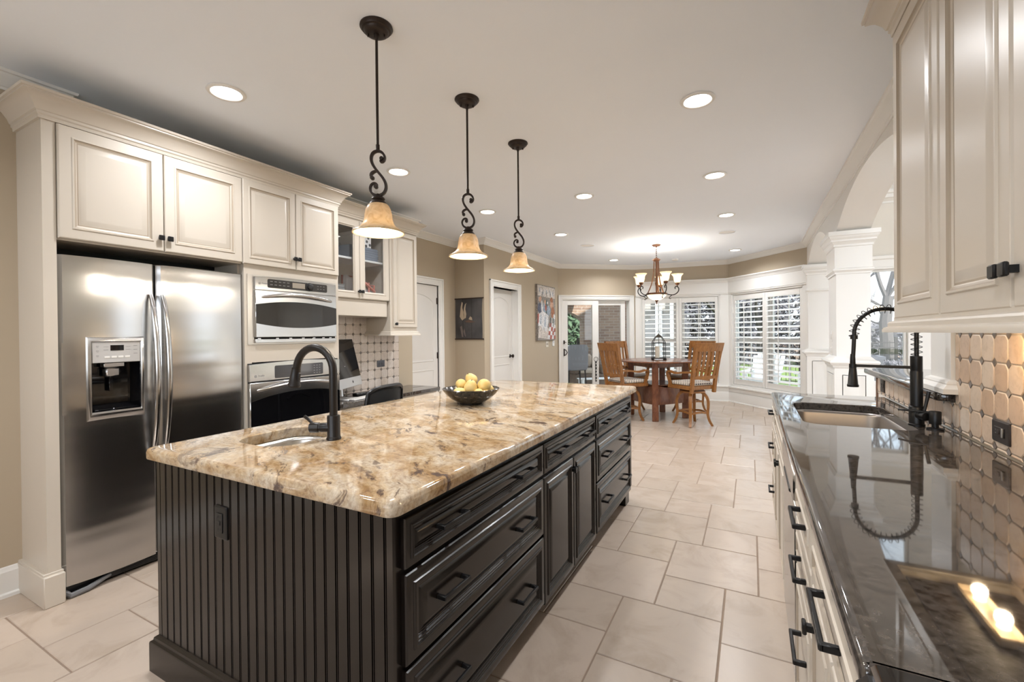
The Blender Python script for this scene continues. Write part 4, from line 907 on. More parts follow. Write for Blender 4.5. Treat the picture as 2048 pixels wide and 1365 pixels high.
# countertop with the prep sink cut out of it
def slab(name, outer, holes, zt, th, prof, m, parent=None, **k):
    mb = MB(); rings = []
    for i, z in prof: rings.append([mb.v((p[0], p[1], zt-z)) for p in (offset(outer, i) if i else outer)])
    n = len(outer)
    for A, B in zip(rings, rings[1:]):
        for q in range(n): j = (q+1) % n; mb.f(A[j], A[q], B[q], B[j])
    hr = []
    for h in holes:       # ccw hole outline, eased edge, walls going down
        h1 = offset(h, -.004); a = [mb.v((p[0], p[1], zt)) for p in h1]; b = [mb.v((p[0], p[1], zt-.004)) for p in h]; c = [mb.v((p[0], p[1], zt-th)) for p in h]; hr.append((a, c, h1, h))
        for A, B in ((a, b), (b, c)):
            for q in range(len(h)): j = (q+1) % len(h); mb.f(A[q], A[j], B[j], B[q])
    for ring_, zi, pick, flip in ((rings[0], zt, 0, False), (rings[-1], zt-th, 1, True)):
        ids = list(ring_); P = [[Vector((mb.V[i].x, mb.V[i].y, 0)) for i in ring_]]
        for x_ in hr: ids += x_[pick][::-1]; P.append([Vector((mb.V[i].x, mb.V[i].y, 0)) for i in x_[pick][::-1]])
        for t in tessellate_polygon(P):
            A, B, D = (mb.V[ids[i]] for i in t); ar = (B.x-A.x)*(D.y-A.y)-(B.y-A.y)*(D.x-A.x); q = [ids[i] for i in t]
            if (ar < 0) != flip: q = q[::-1]
            mb.f(q)
    return mb.build(name, m, parent, ang=35, **k)
OG = [(.020, 0), (.012, .0012), (.006, .004), (.0025, .009), (.002, .013), (.0005, .015), (0, .018), (0, .040), (.002, .044), (.006, .046)]
outer = rrect(-2.172, -.838, .893, 3.806, [.035, .06, .06, .035], 6)
SK = rrect(-1.985, -1.655, 1.125, 1.485, .11, 8)
slab('island_countertop', outer, [SK], .914, .046, OG, GRAN, label='gold and brown polished granite top of the island', cat='countertop')
def basin(name, hole, zt, depth, m, drain, **k):
    mb = MB(); o1 = offset(hole, -.012); ins = [(-.012, 0), (-.004, 0), (.004, .004), (.010, .02), (.022, depth*.75), (.035, depth*.92), (.06, depth), (.10, depth+.004)]
    c = (sum(p[0] for p in hole)/len(hole), sum(p[1] for p in hole)/len(hole)); R = []
    for i, z in ins:
        q = offset(hole, i) if i < .05 else [(c[0]+(p[0]-c[0])*(1-i*3), c[1]+(p[1]-c[1])*(1-i*3)) for p in hole]
        R.append([mb.v((x, y, zt-z)) for x, y in q])
    n = len(hole)
    for A, B in zip(R, R[1:]):
        for q in range(n): j = (q+1) % n; mb.f(A[q], A[j], B[j], B[q])
    mb.f(R[-1]); root = thing(name, (c[0], c[1], zt-depth-.01), **k); mb.build('basin', m, root, ang=50)
    mb = MB(); mb.lathe([(.055, .006), (.05, .008), (.04, .003), (.0, .002)][:3], (c[0]+drain[0], c[1]+drain[1], zt-depth-.002), 24, cap=(False, True)); mb.build('drain', STEEL2, root); return root
basin('prep_sink', SK, .914-.046, .16, SINKB, (0, 0), label='small undermount steel sink in the gold granite island', cat='sink')
# pull-down faucet of the island
root = thing('island_faucet', (-1.583, 1.336, .914), 'oil rubbed bronze pull-down faucet beside the small island sink', 'faucet')
FB = mat('oil_bronze', (.011, .0085, .0075), .34, 0, .4)
fx, fy = -1.583, 1.336
mb = MB(); mb.lathe([(.030, .914), (.031, .920), (.028, .926), (.0265, .930), (.0265, 1.012), (.025, 1.018), (.019, 1.019)], (fx, fy, 0), 28); mb.build('body', FB, root)
dx, dy = -.985, -.17          # spout direction
def fp(r, z): return (fx+dx*r, fy+dy*r, z)
mb = MB(); P = [fp(0, 1.015), fp(0, 1.12)]
R_ = .0975
for k in range(0, 15): a = PI*k/15*.97; P.append(fp(R_*(1-math.cos(a)), 1.208+R_*math.sin(a)*1.03))
P.append(fp(.199, 1.205)); mb.tube(P, .0165, 16, up=(-dy, dx, 0)); mb.build('spout', FB, root)
mb = MB(); A, B = Vector(fp(.197, 1.222)), Vector(fp(.212, 1.135)); ax = (A-B).normalized()
Q = ax.to_track_quat('Z', 'Y').to_matrix().to_4x4(); mb.lathe([(.0265, 0), (.0275, .004), (.0275, .010), (.0245, .014), (.0185, .080), (.0190, .086), (.0165, .088)], n=24, M=Matrix.Translation(B) @ Q)
mb.build('spray_head', FB, root)
mb = MB(Matrix.Translation(B) @ Q); mb.box(-.004, .006, .017, .026, .018, .062, .003) if False else mb.box(-.007, .007, -.026, -.016, .03, .066, .003); mb.build('spray_button', BLKP, root)
hd = Vector((-.86, -.50, 0)).normalized(); Q = hd.to_track_quat('Z', 'Y').to_matrix().to_4x4()
mb = MB(); mb.lathe([(.020, .015), (.020, .052), (.0185, .054), (.0185, .060), (.0215, .062), (.0215, .098), (.018, .101), (.002, .101)], n=24, M=Matrix.Translation((fx, fy, .966)) @ Q); e = Vector((fx, fy, .966))+hd*.08
mb.tube([e+Vector((0, 0, .008)), e+Vector((-.055, .010, .030)), e+Vector((-.083, .015, .038))], [.006, .007, .0075], 10); mb.build('lever', FB, root)
# fruit bowl
bx, by, bz = -1.585, 2.41, .914
BOWLM = mat('fossil_stone', (.02, .02, .02), .12); v = coords(BOWLM, (1, 1, 1)); n1 = N(BOWLM, 'ShaderNodeTexNoise', Scale=16.0, Detail=6.0, Distortion=2.5); L(BOWLM, v, n1.inputs['Vector'])
r1 = ramp(BOWLM, [(.45, (.014, .013, .012)), (.58, (.05, .044, .038)), (.64, (.012, .012, .012)), (.70, (.32, .25, .19)), (.78, (.03, .027, .024))]); L(BOWLM, n1.outputs['Fac'], r1.inputs[0]); L(BOWLM, r1.outputs[0], BS(BOWLM).inputs['Base Color'])
mb = MB(); mb.lathe([(.045, 0), (.075, .002), (.078, .010), (.125, .036), (.162, .068), (.180, .092), (.184, .099), (.178, .102), (.168, .096), (.150, .074), (.115, .045), (.07, .024), (.002, .018)], (bx, by, bz), 48)
mb.build('fruit_bowl', BOWLM, label='dark fossil stone bowl of yellow fruit on the island', cat='bowl')
PEAR = mat('yellow_pear', (.62, .43, .14), .42); v = coords(PEAR); n1 = N(PEAR, 'ShaderNodeTexNoise', Scale=9.0, Detail=4.0); L(PEAR, v, n1.inputs['Vector']); r1 = ramp(PEAR, [(.35, (.58, .40, .12)), (.6, (.68, .52, .22)), (.8, (.60, .38, .10))]); L(PEAR, n1.outputs['Fac'], r1.inputs[0]); L(PEAR, r1.outputs[0], BS(PEAR).inputs['Base Color'])
STEM = mat('fruit_stem', (.05, .03, .015), .7)
def fruit(x, y, z, r, rot, label):
    root = thing('yellow_pear', (0, 0, 0), label, 'fruit', 'yellow fruit in the stone bowl')
    mb = MB(); prof = [(.002, .90), (.06, .93), (.18, .955), (.34, .93), (.52, .80), (.70, .56), (.86, .28), (.97, 0), (1.0, -.25), (.93, -.55), (.76, -.80), (.50, -.95), (.22, -.98), (.10, -.95), (.002, -.93)]
    mb.lathe([(q*r, w*r) for q, w in prof[::-1]], n=24, cap=(False, False))
    mb.build('flesh', PEAR, root, ang=80)
    mb = MB(); mb.tube([(0, 0, .88*r), (.05*r, 0, 1.02*r), (.12*r, .03*r, 1.10*r)], [.07*r, .05*r, .06*r], 6); mb.build('stem', STEM, root)
    mb = MB(); mb.lathe([(.11*r, -.972*r), (.05*r, -.962*r), (.002, -.955*r)], n=10, cap=(False, False)); mb.build('calyx', STEM, root)
    root.location = (x, y, z); root.rotation_euler = rot
# bowl coordinates: camera-right is about (.88,.47), towards the camera (.47,-.88)
ar, at = Vector((.88, .47, 0)), Vector((.47, -.88, 0))
def fpos(a, t, h): p = Vector((bx, by, bz))+ar*a+at*t; return (p.x, p.y, p.z+h)
for a, t, h, r, rot, lb in ((-.005, -.055, .152, .041, (.3, -.5, .4), 'yellow fruit at the very top of the pile'), (-.066, -.010, .120, .036, (1.9, .2, .5), 'yellow fruit at the upper left of the pile, stem mark showing'),
        (.002, .030, .112, .045, (.15, .2, 0), 'large egg-shaped yellow fruit front and centre of the pile'), (.083, .012, .112, .044, (2.1, -.4, 0), 'round yellow fruit at the upper right of the pile'),
        (-.062, .055, .072, .043, (.2, 1.2, .5), 'yellow fruit low at the left rim of the bowl'), (.052, .075, .066, .038, (1.8, .3, .2), 'yellow fruit low at the front rim of the bowl'),
        (.098, .035, .066, .032, (.6, .8, 0), 'yellow fruit half hidden under the upper right one'), (.118, -.015, .082, .036, (.4, .2, .3), 'yellow fruit against the right inside rim of the bowl')):
    fruit(*fpos(a, t, h), r, rot, lb)
# pendants over the island
def scroll_pts():
    # S-scroll in the plane (a, z), z from 0 (bottom) to .215 (top); traced curls
    S = [(.018, .172), (.012, .163), (.013, .156), (.022, .156), (.031, .165), (.033, .180), (.024, .197), (.008, .207), (-.012, .205), (-.026, .193), (-.031, .172), (-.026, .150), (-.012, .127), (.006, .105), (.024, .083), (.036, .058), (.037, .034), (.026, .013), (.006, .004), (-.016, .006), (-.031, .018), (-.037, .036), (-.031, .054), (-.018, .062), (-.006, .058), (-.004, .050), (-.010, .045)]
    T_ = [(-.026, .085), (-.032, .092), (-.030, .104), (-.018, .113), (-.004, .116)]
    return S, T_
def smooth(P, it=2):
    P = [Vector(p) for p in P]
    for _ in range(it):
        Q = [P[0]]
        for a, b in zip(P, P[1:]): Q += [a*.75+b*.25, a*.25+b*.75]
        P = Q+[P[-1]]
    return P
def pendant(label):
    root = thing('pendant_light', (0, 0, 0), label, 'pendant light', 'bronze pendants over the island')
    mb = MB(); mb.lathe([(.072, 0), (.073, -.006), (.066, -.012), (.064, -.017), (.056, -.020), (.053, -.028), (.045, -.034), (.030, -.036), (.012, -.036), (.010, -.052), (.007, -.060)], n=36, cap=(True, True)); 
    mb.lathe([(.005, -.046), (.004, -.034)], (.030, .02, 0), 8); mb.lathe([(.005, -.046), (.004, -.034)], (-.030, -.02, 0), 8); mb.build('canopy', BRONZE, root)
    mb = MB(); mb.lathe([(.0062, -.545), (.0062, -.05)], n=10); mb.lathe([(.009, -.560), (.009, -.535)], n=10); mb.build('stem', BRONZE, root)
    S, T_ = scroll_pts(); zb = -.770; ca, sa = .88, .47; sec = [(.62, 1), (-.62, 1), (-.8, .7), (-.8, -.7), (-.62, -1), (.62, -1), (.8, -.7), (.8, .7)]
    mb = MB()
    for Q in (S, T_):
        P = smooth([(a*ca, a*sa, zb+z) for a, z in Q]); m = len(P); mb.tube(P, [.0052+.0030*math.sin(PI*k/(m-1)) for k in range(m)], up=(-sa, ca, 0), sec=[(b_*1.25, a_*.9) for a_, b_ in sec])
        for e in ((P[0], P[-1]) if Q is S else (P[0],)): mb.lathe([(.008, -.011), (.0095, -.007), (.0095, .007), (.008, .011)], n=12, M=Matrix.Translation(e) @ Vector((-sa, ca, 0)).to_track_quat('Z', 'Y').to_matrix().to_4x4())
    mb.build('scroll', BRONZE, root)
    mb = MB(); mb.lathe([(.008, zb+.012), (.014, zb+.004), (.028, zb-.006), (.030, zb-.012), (.026, zb-.017), (.034, zb-.026), (.040, zb-.033), (.041, zb-.038), (.036, zb-.040)], n=28, cap=(True, True)); mb.build('socket_cap', BRONZE, root)
    o_ = [(.038, -.034), (.047, -.042), (.055, -.058), (.060, -.080), (.063, -.105), (.068, -.122), (.079, -.138), (.098, -.151), (.114, -.160), (.117, -.167)]; i_ = [(.112, -.168), (.095, -.156), (.075, -.142), (.063, -.124), (.058, -.105), (.055, -.080), (.050, -.060), (.042, -.046), (.036, -.040)]
    mb = MB(); mb.lathe([(r, zb+z) for r, z in o_+i_], n=48, cap=(False, False)); mb.build('glass_shade', ALAB, root, ang=60)
    mb = MB(); mb.lathe([(.012, zb-.045), (.014, zb-.06), (.030, zb-.088), (.034, zb-.110), (.028, zb-.132), (.012, zb-.142), (.001, zb-.143)], n=20, cap=(True, True)); mb.build('bulb', BULB, root, ang=80)
    l = bpy.data.lights.new('pendant_lamp', 'POINT'); l.energy = 6; l.color = (1, .90, .75); l.shadow_soft_size = .03; o = bpy.data.objects.new('pendant_lamp', l); COL.objects.link(o); o.parent = root; o.location = (0, 0, zb-.158)
    return root
pp = pendant('bronze scroll pendant nearest the camera, hanging over the island sink'); pp.location = (-1.492, 1.52, CEILZ)
copy_thing(pp, (-1.485, 2.245, CEILZ), label='bronze scroll pendant in the middle of the row, over the fruit bowl'); copy_thing(pp, (-1.502, 2.94, CEILZ), label='bronze scroll pendant at the far end of the island')
# ================================================================ right run: sink counter
XC = .155; MC_ = FR_(XC)
def rdoor(y0, y1, z0, z1, parent, kn=None, name='door', prof=DOORP_S): return door(MC_, -y1, -y0, z0, z1, parent, prof=prof, name=name, kn=(-kn[0], kn[1]) if kn else None)
def rbase(name, y0, y1, label):
    root = thing(name, (XC+.3, (y0+y1)/2, 0), label, 'cabinet')
    mb = MB(); zt = .872 if name != 'sink_cabinet' else .64; mb.box(XC+.001, .797, y0, y1, .10, zt)
    if zt < .8: mb.box(XC+.001, XC+.02, y0, y1, zt, .872); mb.box(.70, .797, y0, y1, zt, .872)
    mb.box(XC+.07, .797, y0, y1, 0, .10); mb.build('cabinet_body', CAB, root, flat=True); return root
r_ = rbase('base_cabinet', 3.352, 3.79, 'cream base cabinet with three drawers at the far end of the sink counter')
for z0, z1 in ((.715, .862), (.42, .70), (.11, .405)): d = rdoor(3.36, 3.78, z0, z1, r_, name='drawer'); pull(MC_, -3.58, (z0+z1)/2+.01, .0195, .13, d)
r_ = rbase('sink_cabinet', 2.482, 3.350, 'cream base cabinet with two doors under the steel kitchen sink')
rdoor(2.49, 3.342, .715, .862, r_, name='false_front'); rdoor(2.49, 2.912, .11, .70, r_, kn=(2.893, .62)); rdoor(2.92, 3.342, .11, .70, r_, kn=(2.938, .62))
root = thing('dishwasher', (XC+.3, 2.17, 0), 'stainless dishwasher under the dark counter, between drawers and sink doors', 'dishwasher')
mb = MB(); mb.box(XC+.02, .75, 1.868, 2.476, .03, .865); mb.build('tub', BLKP, root, flat=True)
mb = MB(MC_); mb.box(-2.472, -1.872, .10, .74, -.02, .022, .006); mb.box(-2.472, -1.872, .752, .862, -.02, .026, .006); d = mb.build('front_panel', STEEL, root)
mb = MB(MC_); mb.box(-2.33, -2.01, .742, .762, .0, .030, .004); mb.build('pocket_handle', BLKP, d); mb = MB(MC_); mb.box(-2.47, -1.875, .01, .098, -.06, -.04); mb.build('kick_plate', BLKP, root)
r_ = rbase('base_cabinet', 1.402, 1.864, 'cream base cabinet with a stack of drawers beside the dishwasher')
for z0, z1 in ((.728, .862), (.562, .714), (.11, .548)): d = rdoor(1.410, 1.856, z0, z1, r_, name='drawer'); pull(MC_, -1.60, (z0+z1)/2 if z0 > .2 else .40, .0195, .15, d)
r_ = rbase('base_cabinet', .752, 1.400, 'cream base cabinet nearest the camera with one wide drawer over doors')
d = rdoor(.76, 1.392, .718, .862, r_, name='drawer'); pull(MC_, -1.05, .800, .0195, .19, d); rdoor(.76, 1.07, .11, .702, r_, kn=(1.05, .61)); rdoor(1.078, 1.392, .11, .702, r_, kn=(1.345, .61))
# range by the camera
root = thing('range', (.45, .35, 0), 'stainless range with black top at the near end of the counter', 'range')
mb = MB(); mb.box(.14, .79, -.03, .735, .05, .905, .004); mb.build('body', STEEL, root)
mb = MB(); mb.box(.135, .795, -.03, .738, .905, .926, .006); mb.build('cooktop', BGLASS, root)
mb = MB(); P = [(.905, .10), (.926, .14), (.926, .20), (.80, .20), (.80, .10), (.83, .085), (.88, .085)]
mb.box(.118, .150, -.03, .735, .83, .915, .012); cp = mb.build('control_panel', BLKP, root)
for k in range(5): mb = MB(Matrix.Translation((.119, .69-.15*k, .872)) @ Matrix.Rotation(-PI/2, 4, 'Y')); mb.lathe([(.022, 0), (.022, .012), (.018, .028), (.004, .030)], n=20); mb.build('knob', STEEL2, cp)
SKR = rrect(.228, .664, 2.578, 3.325, .075, 7)
EDG = [(.016, 0), (.008, .001), (.003, .005), (0, .013), (0, .027), (.003, .035), (.010, .040)]
slab('sink_countertop', rrect(.126, .793, .742, 3.815, [.012, .012, .05, .012], 6), [SKR], .914, .040, EDG, GRANB, label='dark polished granite counter along the right wall', cat='countertop')
basin('kitchen_sink', SKR, .874, .20, SINKST, (.05, 0), label='large undermount steel sink in the dark counter', cat='sink')
# tall faucet with exposed spring
root = thing('kitchen_faucet', (.68, 2.73, .914), 'matte black spring pull-down faucet standing behind the large sink', 'faucet')
mb = MB(); mb.lathe([(.031, .914), (.031, .922), (.0285, .925), (.0285, 1.000), (.026, 1.004), (.0235, 1.006), (.0235, 1.165), (.022, 1.17), (.0225, 1.172), (.0225, 1.238), (.012, 1.240)], (.68, 2.73, 0), 28); mb.build('body', BLACK, root)
cx, cz, rr_ = .564, 1.346, .117
arc = [(.681, 2.73, 1.235), (.681, 2.73, 1.29)]+[(cx+rr_*math.cos(PI*k/24), 2.73, cz+rr_*math.sin(PI*k/24)) for k in range(25)]+[(.4465, 2.73, 1.32), (.4445, 2.73, 1.27), (.441, 2.73, 1.20)]
mb = MB(); mb.tube(arc, .0088, 10, up=(0, 1, 0)); mb.build('hose', BLACK, root)
def along(P, s):
    P = [Vector(p) for p in P]; acc = 0
    for a, b in zip(P, P[1:]):
        d = (b-a).length
        if acc+d >= s: return a+(b-a)*((s-acc)/d), (b-a).normalized()
        acc += d
    return P[-1], (P[-1]-P[-2]).normalized()
Lh = sum((Vector(b)-Vector(a)).length for a, b in zip(arc, arc[1:]))-.135
mb = MB(); P = []; turns = 21; n = turns*12
for k in range(n+1):
    p, t = along(arc, .006+Lh*k/n); w = Vector((0, 1, 0)); h = t.cross(w); a = 2*PI*turns*k/n; P.append(p+(w*math.cos(a)+h*math.sin(a))*.0205)
mb.tube(P, .0017, 5); mb.build('spring', BLACK, root)
mb = MB(); p = (.4465, 2.73, 1.328); mb.lathe([(.010, -.010), (.0155, -.010), (.0155, .010), (.010, .010)], p, 18); mb.lathe([(.0105, 1.185), (.012, 1.19), (.011, 1.225), (.0095, 1.245)], (.441, 2.73, 0), 16); mb.build('hose_collar', BLACK, root)
mb = MB(); mb.tube([(.665, 2.73, 1.185), (.45, 2.73, 1.188)], .0085, 4, up=(0, 0, 1), sec=[(.8, 1), (-.8, 1), (-.8, -1), (.8, -1)]); mb.lathe([(.0155, 1.177), (.0155, 1.196)], (.441, 2.73, 0), 18); mb.build('support_arm', BLACK, root)
mb = MB(); mb.lathe([(.023, 1.084), (.024, 1.088), (.024, 1.094), (.0215, 1.097), (.0155, 1.168), (.0145, 1.176)], (.441, 2.73, 0), 24); mb.build('spray_head', BLACK, root)
hd = Vector((.28, -.95, 0)).normalized(); Q = hd.to_track_quat('Z', 'Y').to_matrix().to_4x4()
mb = MB(); mb.lathe([(.0195, .01), (.0195, .062), (.0175, .066), (.002, .067)], n=22, M=Matrix.Translation((.68, 2.73, .966)) @ Q); e = Vector((.68, 2.73, .966))+hd*.048
mb.tube([e+Vector((0, 0, .012)), e+Vector((.008, .004, .05)), e+Vector((.020, .008, .112))], [.0062, .0065, .0078], 10); mb.build('lever', BLACK, root)
root = thing('soap_dispenser', (.725, 2.655, .914), 'short black soap dispenser pump beside the tall black faucet', 'soap dispenser')
mb = MB(); mb.lathe([(.030, .914), (.030, .920), (.0125, .923), (.0125, .938), (.021, .939), (.0215, .942), (.0215, .992), (.020, .995), (.002, .995)], (.725, 2.655, 0), 24); mb.build('body', BLACK, root)
mb = MB(); mb.tube([(.715, 2.66, .985), (.66, 2.70, .987), (.615, 2.735, .984)], [.007, .0055, .0045], 10); mb.build('nozzle', BLACK, root)
# backsplash, raised bar ledge
tiles('wall_backsplash_right', FR_(XR+.015), -2.662, -.30, .9145, 1.47, .1035, .047, .012, .0195)
tiles('wall_backsplash_right', FR_(XR+.015), -4.045, -2.664, .9145, 1.034, .1035, .0, .012, .0195)
mb = MB(); mb.box(XR+.004, XR+.17, 4.046, 4.065, .0, 1.034); mb.build('trim_8', wood('edge_wood', (.16, .08, .05), (.24, .13, .08)), kind='structure', flat=True)
pts = [(XR+.014, 2.664), (1.22, 2.664), (1.22, 4.262), (.757, 4.262)]+[(XR-.002-.043*math.sin(t), 2.70+.0-.036*math.cos(t)+.04) for t in [PI/2-PI/2*k/8 for k in range(9)]]
slab('bar_ledge', pts, [], 1.075, .040, [(.008, 0), (.003, .003), (0, .010), (0, .030), (.003, .037), (.008, .040)], GRANB, label='dark granite ledge on the half wall behind the sink', cat='ledge')
outlet(FR_(XR+.009), -2.243, .990, 'dark outlet with a switch on the stone backsplash under the tall cabinet', mat('bronze_plate', (.035, .03, .03), .38, .3), GRAYT, style='gfci', w=.125, h=.08)
outlet(FR_(XR+.009), -3.885, .982, 'small outlet with white sockets low on the tiled half wall', mat('bronze_plate_2', (.03, .025, .022), .4, .3), WHITEP, w=.10, h=.09)
# tall upper cabinet
XU = .475; MU = FR_(XU+.0195)
root = thing('upper_cabinet', (.64, 1.3, 1.40), 'large cream upper cabinet at the right edge, over the dark counter', 'cabinet')
mb = MB(); mb.box(XU+.0196, .797, .30, 2.168, 1.395, 2.47); mb.build('cabinet_body', CAB, root, flat=True)
UP = [(i*1.0, h) for i, h in DOORP]
for y0, y1, kn in ((1.708, 2.164, None), (1.304, 1.700, (1.322, 1.482)), (.90, 1.296, (1.278, 1.482)), (.49, .893, None)): door(MU, -y1, -y0, 1.402, 2.462, root, prof=UP, kn=(-kn[0], kn[1]) if kn else None)
mb = MB(); mb.sweep(RAIL, [(.797, 2.168), (XU+.006, 2.168), (XU+.006, .30)]); mb.build('light_rail', CAB, root, ang=30)
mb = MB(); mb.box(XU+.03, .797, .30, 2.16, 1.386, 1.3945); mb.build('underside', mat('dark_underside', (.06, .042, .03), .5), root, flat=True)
mb = MB(); mb.sweep(CABCR, [(.797, 2.168), (XU+.012, 2.168), (XU+.012, .30)]); mb.build('cabinet_crown', CAB, root, ang=30)
root = thing('undercabinet_light', (.665, 1.97, 1.386), 'slim under cabinet light with two lit bulbs, seen mirrored in the dark counter', 'lamp')
mb = MB(); mb.loops([[(x, y, z) for x, y in rrect(.63-i, .70+i, 1.80-i, 2.13+i, .004, 2)] for i, z in ((0, 1.386), (0, 1.366), (-.006, 1.362), (-.008, 1.366), (-.014, 1.378))]); mb.build('housing', mat('cream_metal', (.62, .5, .34), .35), root)
for yy in (2.035, 1.875):
    mb = MB(); mb.lathe([(.016, 1.3635), (.012, 1.3612), (.002, 1.3605)], (.665, yy, 0), 18, cap=(False, True)); mb.build('bulb', emis('warm_bulb', (1, .74, .42), 16), root)
    l = bpy.data.lights.new('undercabinet_lamp', 'POINT'); l.energy = .8; l.color = (1, .76, .48); l.shadow_soft_size = .02; o = bpy.data.objects.new('undercabinet_lamp', l); COL.objects.link(o); o.parent = root; o.location = (0, yy-1.97, -.05)
# switch plates on the pier
for z, lb in ((1.30, 'upper white switch plate on the lit side of the white pier'), (1.15, 'lower white switch plate on the lit side of the white pier')):
    root = thing('switch_plate', (XR, 5.98, z-.06), lb, 'switch'); Mx = FR_(XR)
    mb = MB(Mx); mb.box(-6.06, -5.94, z-.058, z+.058, 0, .006, .002); mb.build('cover_plate', WHITEP, root)
    for k in (-1, 1): mb = MB(Mx); mb.box(-6.0+k*.028-.015, -6.0+k*.028+.015, z-.032, z+.032, .006, .010, .002); mb.build('rocker', WHITEP, root)
# ================================================================ hallway wall: art, switches
MBk = frame((0, YJ, 0), (1, 0, 0), (0, 0, 1), (0, -1, 0))
root = thing('hanging_scroll', (-3.71, YJ, 1.28), 'dark hanging picture scroll with a pale figure, on the narrow tan wall', 'picture')
u0, u1, z0, z1 = -3.955, -3.475, 1.292, 1.890
DK = mat('scroll_ground', (.05, .045, .045), .55); v = coords(DK, (1.5, 1, 1.2)); n1 = N(DK, 'ShaderNodeTexNoise', Scale=2.0, Detail=3.0); L(DK, v, n1.inputs['Vector']); r1 = ramp(DK, [(.35, (.035, .032, .034)), (.65, (.10, .095, .095))]); L(DK, n1.outputs['Fac'], r1.inputs[0]); L(DK, r1.outputs[0], BS(DK).inputs['Base Color'])
mb = MB(MBk); R = []
for j in range(13):
    R.append([mb.v((u0+(u1-u0)*i/8-(.008*math.sin(PI*j/12) if i == 8 else 0), z0+(z1-z0)*j/12, .012+.006*math.sin(i*1.1+j*.6)*(i/8))) for i in range(9)])
for j in range(12):
    for i in range(8): mb.f(R[j][i], R[j][i+1], R[j+1][i+1], R[j+1][i])
for m_, P in ((1, [(.22, .50), (.27, .46), (.33, .50), (.34, .60), (.30, .70), (.27, .78), (.29, .90), (.25, .93), (.21, .80), (.19, .66), (.17, .56)]), (1, [(.33, .50), (.40, .52), (.42, .62), (.38, .74), (.40, .84), (.43, .90), (.37, .86), (.33, .76), (.31, .64)]),
              (2, [(.36, .44), (.50, .47), (.58, .45), (.76, .42), (.60, .40), (.42, .41)]), (1, [(.50, .49), (.56, .56), (.62, .53), (.64, .46), (.56, .47)]), (3, [(.18, .30), (.24, .05), (.30, .04), (.29, .20), (.25, .33)]), (3, [(.30, .18), (.36, .06), (.40, .05), (.36, .20), (.33, .26)])):
    mb.m = m_; mb.prism([(u0+(u1-u0)*a, z0+(z1-z0)*b) for a, b in P], .018, .0192, 2)
mb.m = 4
for a in (.29, .61): mb.box(u0+(u1-u0)*a-.001, u0+(u1-u0)*a+.001, z0, z1, .0175, .0188)
mb.build('cloth', [DK, mat('pale_figure', (.46, .37, .27), .6), mat('umber_figure', (.13, .075, .055), .6), mat('dim_figure', (.16, .13, .12), .6), HOLE], root, ang=60)
for z in (z0-.004, z1+.004): mb = MB(MBk); mb.tube([(u0-.008, z, .014), (u1+.022, z, .014)], .0085, 8); mb.build('scroll_bar', mat('dark_bar', (.03, .015, .01), .5), root)
k = 1.00877
MB_ = FL(XB)
root = thing('canvas_painting', (XB, 7.80, 1.22), 'tall colourful canvas of people dining at a white table, beside the slider', 'painting')
a0, a1, z0, z1 = 7.385, 8.24, 1.232, 2.262; Wp, Hp = a1-a0, z1-z0
PM = [('paint_taupe', (.25, .225, .20)), ('paint_white', (.66, .66, .67)), ('paint_red', (.36, .09, .065)), ('paint_navy', (.07, .08, .13)), ('paint_flesh', (.52, .30, .20)), ('paint_rust', (.34, .13, .06)), ('paint_blue', (.28, .34, .42)), ('paint_teal', (.05, .10, .10)), ('paint_pale', (.55, .50, .46)), ('paint_brown', (.10, .06, .04))]
pm = []
for nm, c in PM:
    m = mat(nm, c, .55); n1 = N(m, 'ShaderNodeTexNoise', Scale=22.0, Detail=5.0, Distortion=2.0); L(m, coords(m), n1.inputs['Vector']); q = ramp(m, [(.3, tuple(x*.55 for x in c)), (.5, c), (.72, tuple(min(1, x*1.45+.05) for x in c))]); L(m, n1.outputs['Fac'], q.inputs[0]); L(m, q.outputs[0], BS(m).inputs['Base Color']); pm.append(m)
mb = MB(MB_); mb.box(a0, a1, z0, z1, 0, .038, .003); hgt = .038; rnd = random.Random(5)
def patch(m_, P):
    global hgt
    hgt += .00005; mb.m = m_; mb.prism([(a0+Wp*x, z0+Hp*y) for x, y in P], .037, hgt, 2)
def blob(m_, cx, cy, rx, ry, n=9, j=.25):
    patch(m_, [(cx+rx*math.cos(2*PI*q/n)*(1+rnd.uniform(-j, j)), cy+ry*math.sin(2*PI*q/n)*(1+rnd.uniform(-j, j))) for q in range(n)])
patch(8, [(.02, .80), (.98, .78), (.98, .98), (.02, .985)])
for q in range(9): blob(1 if q % 2 else 6, .14+.09*q, .90-.015*(q % 3), .022, .045)
for q in range(7): patch(7 if q % 2 else 1, [(.15+.11*q, .80), (.17+.11*q, .80), (.18+.11*q, .87), (.15+.11*q, .87)])
blob(7, .50, .62, .06, .12); blob(4, .16, .74, .07, .05); blob(3, .13, .58, .13, .11); blob(1, .25, .60, .05, .12); blob(6, .38, .58, .07, .10); blob(4, .80, .66, .09, .09); blob(5, .78, .75, .09, .05); blob(5, .84, .52, .10, .12); blob(6, .60, .55, .10, .09); blob(2, .45, .60, .05, .06); blob(4, .42, .70, .05, .05)
blob(1, .55, .69, .03, .03); patch(2, [(.0, .30), (.02, .47), (.10, .48), (.12, .32)]); patch(8, [(.03, .05), (.55, .02), (.62, .20), (.40, .30), (.10, .28)])
patch(1, [(.05, .26), (.10, .48), (.30, .53), (.58, .46), (.60, .36), (.50, .18), (.40, .16), (.36, .24), (.28, .17), (.22, .26)]); patch(6, [(.14, .30), (.18, .46), (.22, .46), (.19, .28)]); patch(6, [(.36, .26), (.40, .44), (.44, .44), (.42, .24)])
